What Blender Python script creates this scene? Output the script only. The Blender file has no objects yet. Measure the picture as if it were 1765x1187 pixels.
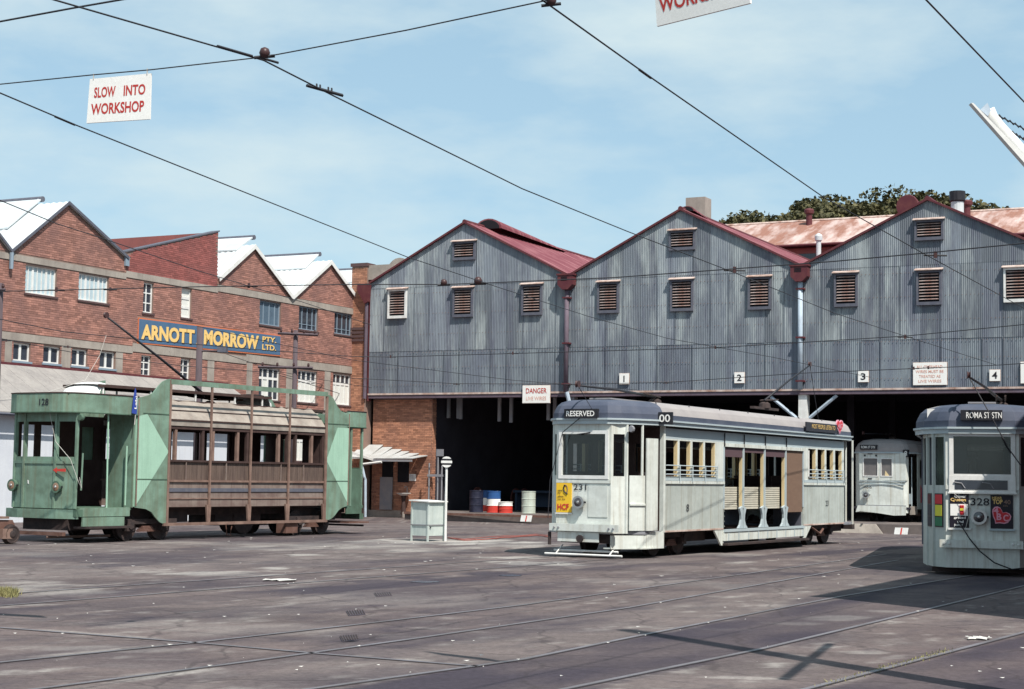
import bpy, bmesh, math, random
from mathutils import Vector, Matrix
random.seed(7)
R = random.Random(11)
sc = bpy.context.scene
# ------------------------------------------------------------------ camera
PW, PH, PF, HZ, ROLL, CH = 1765., 1187., 2900., 822., .015, 1.65
PITCH = math.atan((HZ - PH/2)/PF)
cam_d = bpy.data.cameras.new('camera'); cam = bpy.data.objects.new('camera', cam_d)
sc.collection.objects.link(cam); sc.camera = cam
cam_d.sensor_width = 36; cam_d.lens = PF/PW*36; cam_d.clip_end = 6000; cam_d.clip_start = .05
cam.matrix_world = Matrix.Translation((0, 0, CH)) @ Matrix.Rotation(math.radians(90)+PITCH, 4, 'X') @ Matrix.Rotation(ROLL, 4, 'Z')
# ------------------------------------------------------------------ sky + sun
SUN = Vector((.33, -.62, 1.0)).normalized()
EL = math.asin(SUN.z); AZ = math.atan2(SUN.x, SUN.y)
wd = bpy.data.worlds.new('World'); sc.world = wd; wd.use_nodes = True
nt = wd.node_tree; nt.nodes.clear(); N = nt.nodes; L = nt.links
out = N.new('ShaderNodeOutputWorld'); bg = N.new('ShaderNodeBackground'); bg.inputs[1].default_value = .15
sky = N.new('ShaderNodeTexSky'); sky.sky_type = 'NISHITA'; sky.sun_disc = False
sky.sun_elevation = EL; sky.sun_rotation = AZ % (2*math.pi); sky.air_density = 1.0; sky.dust_density = .6; sky.ozone_density = 1.0
tc = N.new('ShaderNodeTexCoord'); mp = N.new('ShaderNodeMapping'); mp.inputs['Scale'].default_value = (1.2, 1.2, 3.4)
mp.inputs['Location'].default_value = (.35, .1, .2)
nz = N.new('ShaderNodeTexNoise'); nz.inputs['Scale'].default_value = 4.2; nz.inputs['Detail'].default_value = 7; nz.inputs['Roughness'].default_value = .55
rp = N.new('ShaderNodeValToRGB'); rp.color_ramp.elements[0].position = .42; rp.color_ramp.elements[1].position = .70
rp.color_ramp.elements[1].color = (.85, .85, .85, 1); rp.color_ramp.elements[0].color = (.05, .05, .05, 1)
tint = N.new('ShaderNodeMixRGB'); tint.blend_type = 'MULTIPLY'; tint.inputs[0].default_value = 1; tint.inputs[2].default_value = (1.10, 1.10, 1.10, 1)
mx = N.new('ShaderNodeMixRGB'); mx.inputs[2].default_value = (3.9, 4.6, 4.75, 1)
L.new(tc.outputs['Generated'], mp.inputs[0]); L.new(mp.outputs[0], nz.inputs[0]); L.new(nz.outputs[0], rp.inputs[0])
flat = N.new('ShaderNodeMixRGB'); flat.inputs[0].default_value = .7; flat.inputs[2].default_value = (1.90, 3.02, 3.62, 1)
L.new(sky.outputs[0], tint.inputs[1]); L.new(tint.outputs[0], flat.inputs[1]); L.new(flat.outputs[0], mx.inputs[1]); L.new(rp.outputs[0], mx.inputs[0])
L.new(mx.outputs[0], bg.inputs[0]); L.new(bg.outputs[0], out.inputs[0])
sl = bpy.data.lights.new('sun', 'SUN'); sl.energy = 5.0; sl.angle = math.radians(.5); sl.color = (1, .95, .87)
so = bpy.data.objects.new('sun', sl); sc.collection.objects.link(so)
so.rotation_euler = (-SUN).to_track_quat('-Z', 'Y').to_euler()
vs = sc.view_settings; vs.view_transform = 'Standard'; vs.look = 'None'; vs.exposure = .30; vs.gamma = 1; vs.use_curve_mapping = False
sc.cycles.max_bounces = 8; sc.cycles.transparent_max_bounces = 12

# ------------------------------------------------------------------ helpers
C = sc.collection; OFF = {}
_F = Vector((0, math.cos(PITCH), math.sin(PITCH))); _U0 = Vector((0, -math.sin(PITCH), math.cos(PITCH)))
_R = Vector((1, 0, 0))*math.cos(ROLL) + _U0*math.sin(ROLL); _U = _U0*math.cos(ROLL) - Vector((1, 0, 0))*math.sin(ROLL)
CAMP = Vector((0, 0, CH))
def view(x, y): return _F*PF + _R*(x-PW/2) - _U*(y-PH/2)      # direction in which a measured point of the photograph lies
def gz(x, y, z=0.):                                            # ... met with a level plane
    v = view(x, y); return CAMP + v*((z-CH)/v.z)
def onp(x, y, P, n):
    v = view(x, y); return CAMP + v*((Vector(P)-CAMP).dot(n)/v.dot(n))
class Frame:
    def __init__(s, O, A):
        a = math.radians(A); s.O = Vector(O); s.d = Vector((math.sin(a), math.cos(a), 0)); s.l = Vector((-math.cos(a), math.sin(a), 0)); s.rz = math.radians(90-A)
    def w(s, x, y, z=0): return s.O + s.d*x + s.l*y + Vector((0, 0, z))
    def side(s, px, py, y=0):
        P = onp(px, py, s.w(0, y, 0), s.l) - s.O; return P.dot(s.d), P.z
    def loc(s, P): P = Vector(P)-s.O; return P.dot(s.d), P.dot(s.l), P.z
WF = Frame((0, 0, 0), 90)                      # world
SF = Frame((-.79, 71.5, 0), 117)               # shed: x to the right along its front, y into it
BF = Frame(SF.w(-7.05, 0, 0), 27)              # brick factory wall: x away from the camera, y into the factory
def smooth(a, b, t):
    t = max(0, min(1, (t-a)/(b-a))); return t*t*(3-2*t)
def gh(X, Y):                                  # the yard dips a little towards the shed
    y = SF.loc((X, Y, 0))[1]; return -.19*smooth(-22, -5, y)

class MB:
    def __init__(s): s.v = []; s.f = []
    def add(s, vs, fs):
        n = len(s.v); s.v += [tuple(v) for v in vs]; s.f += [tuple(i+n for i in f) for f in fs]; return s
    def box(s, x0, x1, y0, y1, z0, z1):
        if x1 < x0: x0, x1 = x1, x0
        if y1 < y0: y0, y1 = y1, y0
        if z1 < z0: z0, z1 = z1, z0
        return s.add([(x0,y0,z0),(x1,y0,z0),(x1,y1,z0),(x0,y1,z0),(x0,y0,z1),(x1,y0,z1),(x1,y1,z1),(x0,y1,z1)],
              [(0,3,2,1),(4,5,6,7),(0,1,5,4),(1,2,6,5),(2,3,7,6),(3,0,4,7)])
    def obox(s, A, B, z0, z1, t, o=0.):            # slab over plan segment A-B, from offset o to o+t on its left
        A = Vector(A); B = Vector(B); d = (B-A).normalized(); n = Vector((-d.y, d.x))
        a, b, c, e = A+n*o, B+n*o, B+n*(o+t), A+n*(o+t)
        if t < 0: a, b, c, e = e, c, b, a
        return s.prism([(p.x, p.y, z0) for p in (a, b, c, e)], (0, 0, z1-z0))
    def prism(s, pts, vec):
        n = len(pts); v = Vector(vec)
        return s.add([Vector(p) for p in pts]+[Vector(p)+v for p in pts], [tuple(range(n))[::-1], tuple(range(n, 2*n))]+[(i, (i+1)%n, n+(i+1)%n, n+i) for i in range(n)])
    def wall(s, A, B, z0, z1, t, ops, o=0.):        # wall with rectangular openings (s0, s1, z0, z1)
        A = Vector(A); B = Vector(B); Ln = (B-A).length; d = (B-A)/Ln
        zs = sorted({z0, z1} | {max(z0, min(z1, q)) for op in ops for q in op[2:4]})
        for za, zb in zip(zs, zs[1:]):
            if zb-za < 1e-4: continue
            cut = sorted((max(0, op[0]), min(Ln, op[1])) for op in ops if op[2] < zb-1e-4 and op[3] > za+1e-4)
            x = 0
            for a, b in cut+[(Ln, Ln)]:
                if a-x > 1e-3: s.obox(A+d*x, A+d*a, za, zb, t, o)
                x = max(x, b)
        return s
    def tube(s, pts, r, n=6, r2=None, cap=True):
        pts = [Vector(p) for p in pts]; m = len(pts); base = len(s.v)
        for i, p in enumerate(pts):
            t = (pts[min(i+1, m-1)]-pts[max(i-1, 0)]).normalized()
            a = Vector((0, 0, 1)) if abs(t.z) < .9 else Vector((1, 0, 0))
            u = t.cross(a).normalized(); w = t.cross(u)
            rr = r if r2 is None else r+(r2-r)*i/(m-1)
            for k in range(n):
                q = 2*math.pi*k/n; s.v.append(tuple(p+u*math.cos(q)*rr+w*math.sin(q)*rr))
        for i in range(m-1):
            for k in range(n):
                a = base+i*n+k; b = base+i*n+(k+1)%n; s.f.append((a, b, b+n, a+n))
        if cap: s.f.append(tuple(base+k for k in range(n))[::-1]); s.f.append(tuple(base+(m-1)*n+k for k in range(n)))
        return s
    def lathe(s, prof, n=16, c=(0, 0, 0), ax='z'):
        base = len(s.v)
        for r, h in prof:
            for k in range(n):
                q = 2*math.pi*k/n; a, b = r*math.cos(q), r*math.sin(q)
                s.v.append((c[0]+a, c[1]+b, c[2]+h) if ax == 'z' else (c[0]+h, c[1]+a, c[2]+b) if ax == 'x' else (c[0]+a, c[1]+h, c[2]+b))
        for i in range(len(prof)-1):
            for k in range(n):
                a = base+i*n+k; b = base+i*n+(k+1)%n; s.f.append((a, b, b+n, a+n))
        s.f.append(tuple(base+k for k in range(n))[::-1]); s.f.append(tuple(base+(len(prof)-1)*n+k for k in range(n)))
        return s
    def build(s, name, m, parent=None, smooth=False, fix=True, frame=None, bevel=0, **pr):
        vs = s.v
        used = sorted({i for f in s.f for i in f})
        if len(used) < len(vs): mp_ = {a: b for b, a in enumerate(used)}; vs = [vs[i] for i in used]; s.f = [tuple(mp_[i] for i in f) for f in s.f]; s.v = vs
        if frame is not None: vs = [tuple(frame.w(*v)) for v in vs]
        off = OFF.get(parent.name) if parent else None
        if off is not None: vs = [(v[0]-off[0], v[1]-off[1], v[2]-off[2]) for v in vs]
        me = bpy.data.meshes.new(name); me.from_pydata(vs, [], s.f)
        if fix:
            bm = bmesh.new(); bm.from_mesh(me); bmesh.ops.recalc_face_normals(bm, faces=bm.faces); bm.to_mesh(me); bm.free()
        if smooth:
            me.polygons.foreach_set('use_smooth', [True]*len(me.polygons))
        me.materials.append(m); o = bpy.data.objects.new(name, me); C.objects.link(o)
        if parent: o.parent = parent; OFF[o.name] = off
        if bevel:
            b = o.modifiers.new('bevel', 'BEVEL'); b.width = bevel; b.segments = 2; b.limit_method = 'ANGLE'
        for k, v in pr.items(): o[k] = v
        return o
def thing(name, label, cat, frame=WF, at=(0, 0, 0), group=None):
    o = bpy.data.objects.new(name, None); C.objects.link(o); o.empty_display_size = .2
    o.location = frame.w(*at); o.rotation_euler = (0, 0, frame.rz)
    o['label'] = label; o['category'] = cat
    if group: o['group'] = group
    OFF[o.name] = at if any(at) else None
    return o
def tag(o, label=None, cat=None, group=None, kind=None):
    if label: o['label'] = label
    if cat: o['category'] = cat
    if group: o['group'] = group
    if kind: o['kind'] = kind
    return o
def inst(src, parent, loc, name=None):
    o = src.copy(); C.objects.link(o); o.parent = parent; o.location = loc
    return o
_tx = {}
def text(name, s, m, parent, org, right, up, w, h, bold=.0, depth=.006, space=1., shear=0.):
    """flat lettering: fits string s into w x h with its lower left corner at org"""
    key = (s, bold, space, shear)
    if key not in _tx:
        cu = bpy.data.curves.new('t', 'FONT'); cu.body = s; cu.offset = bold; cu.space_character = space; cu.shear = shear; cu.resolution_u = 3
        ob = bpy.data.objects.new('t', cu); C.objects.link(ob); bpy.context.view_layer.update()
        me = bpy.data.meshes.new_from_object(ob.evaluated_get(bpy.context.evaluated_depsgraph_get()))
        vs = [tuple(v.co) for v in me.vertices]; fs = [tuple(p.vertices) for p in me.polygons]
        bpy.data.objects.remove(ob); bpy.data.curves.remove(cu); bpy.data.meshes.remove(me)
        xs = [v[0] for v in vs]; ys = [v[1] for v in vs]
        _tx[key] = ([((v[0]-min(xs))/(max(xs)-min(xs)), (v[1]-min(ys))/(max(ys)-min(ys))) for v in vs], fs)
    vs, fs = _tx[key]; org = Vector(org); r = Vector(right).normalized(); u = Vector(up).normalized(); n = r.cross(u)
    mb = MB(); mb.add([org+r*x*w+u*y*h+n*depth for x, y in vs], fs)
    return mb.build(name, m, parent, fix=False)

# ------------------------------------------------------------------ materials
_m = {}
def mat(name, col, rough=.8, col2=None, amt=.5, scale=3., stretch=(1, 1, 1), bump=0., bscale=None, spec=.3, metal=0., rnd=0., streak=None, sk=.5, rot=0., island=0., det=6., world=False, edge=(.4, .65), sscale=(9, 9, .35), dent=0.):
    """base colour broken up by noise towards col2, vertical streaks towards streak, random tone per object (rnd) or per piece (island)"""
    if name in _m: return _m[name]
    m = bpy.data.materials.new(name); m.use_nodes = True; t = m.node_tree; n = t.nodes; l = t.links; b = n['Principled BSDF']
    b.inputs['Roughness'].default_value = rough; b.inputs['Metallic'].default_value = metal; b.inputs['Specular IOR Level'].default_value = spec
    tcn = n.new('ShaderNodeTexCoord'); mpn = n.new('ShaderNodeMapping'); mpn.inputs['Scale'].default_value = stretch; mpn.inputs['Rotation'].default_value = (0, 0, rot)
    if world:
        g = n.new('ShaderNodeNewGeometry'); l.new(g.outputs['Position'], mpn.inputs[0])
    else: l.new(tcn.outputs['Object'], mpn.inputs[0])
    rgb = n.new('ShaderNodeRGB'); rgb.outputs[0].default_value = (*col, 1); cur = rgb.outputs[0]
    def noise(sc_, vec, dt=det, ro=.6):
        z = n.new('ShaderNodeTexNoise'); z.inputs['Scale'].default_value = sc_; z.inputs['Detail'].default_value = dt; z.inputs['Roughness'].default_value = ro; l.new(vec, z.inputs[0]); return z.outputs[0]
    def mix(fac, a, c, bl='MIX'):
        x = n.new('ShaderNodeMixRGB'); x.blend_type = bl; l.new(a, x.inputs[1])
        if isinstance(fac, float): x.inputs[0].default_value = fac
        else: l.new(fac, x.inputs[0])
        if isinstance(c, tuple): x.inputs[2].default_value = (*c, 1)
        else: l.new(c, x.inputs[2])
        return x.outputs[0]
    def ramp(src, a, c, top=1.):
        x = n.new('ShaderNodeMapRange'); x.inputs[1].default_value = a; x.inputs[2].default_value = c; x.inputs[4].default_value = top; l.new(src, x.inputs[0]); return x.outputs[0]
    if rnd or island:
        oi = n.new('ShaderNodeObjectInfo'); gi = n.new('ShaderNodeNewGeometry')
        src = oi.outputs['Random'] if rnd else gi.outputs['Random Per Island']; a = rnd or island
        x = n.new('ShaderNodeMapRange'); x.inputs[3].default_value = 1-a; x.inputs[4].default_value = 1+a; l.new(src, x.inputs[0])
        cc = n.new('ShaderNodeCombineXYZ'); [l.new(x.outputs[0], cc.inputs[i]) for i in range(3)]
        cur = mix(1., cur, cc.outputs[0], 'MULTIPLY')
    if col2: cur = mix(ramp(noise(scale, mpn.outputs[0]), edge[0], edge[1], amt), cur, col2)
    if streak:
        m2 = n.new('ShaderNodeMapping'); m2.inputs['Scale'].default_value = sscale; l.new(g.outputs['Position'] if world else tcn.outputs['Object'], m2.inputs[0])
        cur = mix(ramp(noise(1., m2.outputs[0], 4., .7), .48, .7, sk), cur, streak)
    # fine grain
    gsrc = noise((bscale or 40.), mpn.outputs[0], 3., .7)
    x = n.new('ShaderNodeMapRange'); x.inputs[3].default_value = .86; x.inputs[4].default_value = 1.14; l.new(gsrc, x.inputs[0])
    cc = n.new('ShaderNodeCombineXYZ'); [l.new(x.outputs[0], cc.inputs[i]) for i in range(3)]
    cur = mix(1., cur, cc.outputs[0], 'MULTIPLY')
    l.new(cur, b.inputs['Base Color'])
    if bump:
        bn = n.new('ShaderNodeBump'); bn.inputs['Strength'].default_value = bump; bn.inputs['Distance'].default_value = .02; l.new(gsrc, bn.inputs['Height']); l.new(bn.outputs[0], b.inputs['Normal'])
    if dent:
        dn = noise(1.7, tcn.outputs['Object'], 2., .5); b2_ = n.new('ShaderNodeBump'); b2_.inputs['Strength'].default_value = dent; b2_.inputs['Distance'].default_value = .12; l.new(dn, b2_.inputs['Height']); l.new(b2_.outputs[0], b.inputs['Normal'])
    _m[name] = m; return m
def glassmat(name, tintc=(.03, .04, .05), dens=.10, gl=.05):
    m = bpy.data.materials.new(name); m.use_nodes = True; t = m.node_tree; n = t.nodes; l = t.links; n.clear()
    o = n.new('ShaderNodeOutputMaterial'); tr = n.new('ShaderNodeBsdfTransparent'); tr.inputs[0].default_value = (.6, .65, .66, 1)
    df = n.new('ShaderNodeBsdfDiffuse'); df.inputs[0].default_value = (*tintc, 1); gs = n.new('ShaderNodeBsdfGlossy'); gs.inputs['Roughness'].default_value = .06
    a = n.new('ShaderNodeMixShader'); a.inputs[0].default_value = dens; l.new(tr.outputs[0], a.inputs[1]); l.new(df.outputs[0], a.inputs[2])
    c = n.new('ShaderNodeMixShader'); c.inputs[0].default_value = gl; l.new(a.outputs[0], c.inputs[1]); l.new(gs.outputs[0], c.inputs[2]); l.new(c.outputs[0], o.inputs[0]); return m

M = dict(
 asphalt=mat('asphalt', (.135, .105, .101), .9, (.076, .059, .060), .85, .55, (.35, 1.6, 1), .3, 22., rot=math.radians(-60), world=True, spec=.2),
 asphalt_dark=mat('asphalt_dark', (.062, .055, .072), .85, (.12, .10, .11), .75, .8, (.5, 2., 1), .25, 30., rot=math.radians(-60), world=True, spec=.3),
 asphalt_mid=mat('asphalt_mid', (.10, .085, .095), .9, (.15, .13, .135), .8, .9, (.5, 2., 1), .25, 30., rot=math.radians(-60), world=True, spec=.2),
 pale=mat('pale_residue', (.33, .31, .30), .95, (.16, .14, .145), .95, 1.4, (.5, 2.4, 1), .1, 30., rot=math.radians(-60), world=True, edge=(.42, .56)),
 pale2=mat('pale_residue_soft', (.22, .20, .195), .95, (.14, .12, .125), 1., 1.4, (.5, 2.4, 1), .1, 30., rot=math.radians(-60), world=True, edge=(.42, .56)),
 oil=mat('wet_oil', (.05, .05, .075), .25, (.08, .08, .10), .6, 1.5, spec=.6, world=True),
 rail=mat('rail_steel', (.165, .15, .165), .5, (.085, .07, .068), .85, .7, metal=.0, world=True, spec=.5),
 groove=mat('rail_groove', (.05, .043, .048), .9, world=True),
 paper=mat('paper_scrap', (.55, .53, .50), .8),
 soil=mat('dry_soil', (.22, .17, .13), .95, (.12, .09, .08), .8, 3., world=True),
 concrete=mat('concrete', (.36, .32, .28), .9, (.22, .19, .17), .7, 1.3, bump=.15, streak=(.2, .17, .15), sk=.4),
 conc_dark=mat('sooty_concrete', (.17, .14, .13), .9, (.08, .07, .07), .8, 1.2, bump=.15),
 mortar=mat('mortar', (.25, .165, .135), .95, (.17, .13, .115), .6, 1.),
 brick=mat('brick', (.35, .172, .135), .88, (.225, .12, .106), .85, .9, island=.34, bscale=14., det=8),
 brick2=mat('orange_brick', (.42, .20, .125), .88, (.24, .12, .09), .65, 1.2, island=.35, bscale=14.),
 brick_red=mat('red_painted_brick', (.29, .095, .085), .85, (.21, .08, .075), .7, 1.5, island=.26, bscale=14.),
 sill=mat('sooty_brick_sill', (.10, .06, .06), .9),
 silver=mat('silver_roof_sheet', (.60, .63, .64), .6, (.42, .46, .49), .8, .7, spec=.4, stretch=(1, 1, 1)),
 greyroof=mat('grey_fibro_roof', (.30, .28, .265), .9, (.22, .205, .20), .8, 1.3, streak=(.36, .34, .32), sk=.5, bscale=20.),
 whitewash=mat('white_sheet_wall', (.62, .64, .68), .8, (.52, .54, .60), .6, 1.2, streak=(.50, .50, .53), sk=.35),
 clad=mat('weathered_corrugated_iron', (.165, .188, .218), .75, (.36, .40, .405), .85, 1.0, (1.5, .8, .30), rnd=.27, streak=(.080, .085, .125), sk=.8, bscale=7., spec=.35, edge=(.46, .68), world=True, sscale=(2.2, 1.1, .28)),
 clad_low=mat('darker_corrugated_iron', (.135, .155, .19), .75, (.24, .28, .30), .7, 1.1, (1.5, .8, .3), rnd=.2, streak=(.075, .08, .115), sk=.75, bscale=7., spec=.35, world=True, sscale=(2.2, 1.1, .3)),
 redroof=mat('maroon_painted_roof', (.165, .042, .055), .75, (.37, .17, .18), .75, 1.3, (.5, 2.6, .5), bscale=8., edge=(.48, .68)),
 maroon=mat('maroon_paint', (.095, .022, .030), .65, (.15, .05, .045), .5, 4.),
 rusty=mat('rusty_pink_roof', (.50, .38, .35), .8, (.26, .12, .085), .95, .75, (1.3, .5, .3), bscale=7., edge=(.44, .60), rnd=.14),
 louvre=mat('louvre_frame_paint', (.09, .095, .125), .8, (.14, .14, .16), .6, 5.),
 slat=mat('rusty_slat', (.40, .33, .31), .8, (.22, .09, .06), .8, 3., rnd=.15),
 black=mat('dark_void', (.012, .012, .016), .95),
 rustlite=mat('pale_rusty_flashing', (.58, .47, .42), .8, (.25, .12, .08), .8, 2.5),
 bluepipe=mat('pale_blue_pipe', (.42, .50, .58), .6, (.3, .33, .38), .5, 3.),
 purplepipe=mat('dull_purple_pipe', (.13, .10, .13), .7, (.09, .06, .07), .6, 3.),
 white=mat('white_paint', (.74, .74, .72), .65, (.55, .53, .50), .5, 4., streak=(.5, .47, .42), sk=.25),
 signwhite=mat('sign_white', (.84, .83, .80), .6, (.78, .76, .71), .4, 4.),
 red=mat('red_lettering', (.46, .03, .025), .6, (.55, .12, .10), .3, 20.),
 fadedred=mat('faded_red_lettering', (.70, .33, .25), .7, (.76, .6, .52), .7, 25.),
 blackpaint=mat('black_paint', (.018, .018, .024), .55, (.04, .04, .045), .4, 6.),
 signblue=mat('sign_blue', (.062, .125, .22), .75, (.09, .16, .25), .6, 3.),
 signorange=mat('sign_orange_border', (.55, .17, .08), .8),
 gold=mat('cream_yellow_lettering', (.78, .52, .18), .7, (.68, .46, .20), .4, 6.),
 wire=mat('overhead_wire', (.03, .03, .035), .6),
 insul=mat('brown_insulator', (.06, .03, .03), .4),
 pole=mat('weathered_timber_pole', (.10, .075, .085), .9, (.06, .045, .05), .6, 4., (3, 3, .4)),
 green=mat('faded_green_paint', (.185, .285, .22), .65, (.115, .165, .12), .85, 2.3, streak=(.14, .14, .09), sk=.6, dent=.25),
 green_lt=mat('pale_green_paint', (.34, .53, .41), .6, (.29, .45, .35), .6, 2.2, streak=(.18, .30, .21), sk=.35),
 greendk=mat('dull_green_paint', (.09, .155, .11), .7, (.055, .085, .06), .7, 2.5, streak=(.05, .06, .04), sk=.5),
 brown=mat('bare_brown_matchboard', (.125, .088, .072), .85, (.07, .047, .042), .8, 3., (3, 3, .5), streak=(.17, .12, .10), sk=.5),
 browngrey=mat('scraped_grey_brown_panel', (.24, .19, .165), .85, (.14, .09, .08), .8, 1.6, (1, 1, 2), streak=(.10, .06, .05), sk=.5),
 rustbar=mat('rusty_bar', (.17, .105, .085), .85, (.30, .20, .16), .7, 3.),
 canvas=mat('torn_canvas_roof', (.34, .30, .26), .9, (.19, .16, .14), .8, 2.2, streak=(.26, .2, .17), sk=.5),
 darkwood=mat('dark_timber', (.05, .028, .025), .8, (.08, .05, .045), .6, 4.),
 tram=mat('tram_silver_grey', (.45, .485, .455), .55, (.36, .39, .365), .75, 1.6, dent=.25, streak=(.29, .27, .22), sk=.6, spec=.4, bscale=12.),
 tramw=mat('tram_pale_paint', (.64, .67, .63), .55, (.52, .54, .50), .7, 2.1, dent=.2, streak=(.36, .32, .25), sk=.65, spec=.4, bscale=12.),
 trambl=mat('tram_pale_blue', (.42, .48, .50), .5, (.34, .41, .45), .5, 2.),
 tramroof=mat('tram_roof_canvas', (.33, .305, .30), .85, (.25, .23, .235), .6, 1.5),
 tramdk=mat('tram_roof_blue_grey', (.062, .074, .110), .7, (.10, .11, .145), .6, 2.),
 cream=mat('cream_paint', (.66, .53, .31), .6, (.70, .52, .28), .4, 6.),
 slatcream=mat('cream_seat_slats', (.58, .55, .46), .6, (.45, .42, .35), .5, 5.),
 blind=mat('brown_canvas_blind', (.19, .12, .085), .9, (.155, .095, .07), .5, 3., (1, 1, 3)),
 blindpu=mat('rolled_blind', (.10, .06, .07), .9),
 under=mat('grimy_underframe', (.035, .027, .027), .85, (.075, .05, .045), .7, 5.),
 rustunder=mat('rusty_underframe', (.12, .06, .045), .9, (.2, .12, .10), .6, 5.),
 chrome=mat('headlamp_metal', (.5, .5, .5), .3, metal=.8),
 lens=mat('headlamp_lens', (.035, .03, .035), .10, (.16, .15, .15), .4, 9., spec=.9),
 lensam=mat('amber_headlamp_lens', (.22, .12, .07), .15, (.35, .22, .14), .6, 9., spec=.9),
 yellow=mat('poster_yellow', (.80, .50, .03), .6, (.82, .46, .05), .3, 5.),
 adblack=mat('poster_black', (.015, .012, .02), .4),
 pink=mat('poster_pink', (.72, .33, .42), .5), adred=mat('poster_red', (.55, .03, .04), .5),
 adgreen=mat('poster_green', (.03, .16, .08), .5), adyellow=mat('poster_lemon', (.62, .58, .05), .5),
 navy=mat('navy_drum_paint', (.010, .012, .028), .5, (.05, .05, .08), .5, 5.),
 drumblue=mat('drum_blue', (.025, .085, .24), .5), drumred=mat('drum_red', (.56, .05, .035), .5, (.45, .05, .04), .4, 6.), drumwhite=mat('drum_white', (.78, .77, .73), .6),
 drumpale=mat('drum_pale_green', (.50, .56, .49), .55, (.40, .42, .36), .6, 4., streak=(.3, .28, .22), sk=.4),
 reel=mat('reel_timber', (.17, .06, .05), .85, (.11, .04, .04), .5, 4.),
 cabinet=mat('cabinet_pale_green', (.52, .57, .54), .6, (.35, .42, .41), .6, 2.5, streak=(.30, .33, .30), sk=.4),
 hose=mat('red_hose', (.34, .10, .08), .7, (.2, .06, .05), .5, 5.),
 greypaint=mat('grey_sheet', (.22, .225, .25), .7, (.30, .28, .27), .6, 3.),
 interior=mat('dark_interior', (.035, .032, .042), .95, (.02, .018, .025), .7, 1.),  # near-black colour stands in for the shade on inside surfaces
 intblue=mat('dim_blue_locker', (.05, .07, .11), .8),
 flag=mat('flag_blue', (.03, .06, .30), .7), frost=mat('frosted_pane', (.45, .56, .60), .3, (.38, .48, .54), .5, 3., spec=.5),
 darkpane=mat('dark_pane', (.03, .036, .05), .12, (.06, .07, .09), .5, 4., spec=.6), bluepane=mat('blue_grey_pane', (.10, .15, .20), .2, (.07, .10, .14), .6, 4., spec=.5),
 curtain=mat('white_curtain', (.66, .66, .62), .9), blueframe=mat('blue_grey_frame', (.22, .28, .34), .6),
 leaf=mat('fig_leaf', (.098, .088, .036), .7, (.045, .048, .022), .8, .8, island=.45, spec=.3), bark=mat('bark', (.10, .08, .06), .9),
 grass=mat('dry_grass', (.26, .23, .10), .9, (.15, .16, .07), .6, 6., island=.3), greypane=mat('dusty_grey_pane', (.13, .12, .12), .3, (.20, .18, .17), .5, 3., spec=.5), awning=mat('dull_white_sheet', (.46, .47, .47), .8, (.34, .33, .31), .7, 2.),
 rope=mat('pale_rope', (.45, .43, .40), .9),
)
GLASS = glassmat('tram_glass'); 
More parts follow.
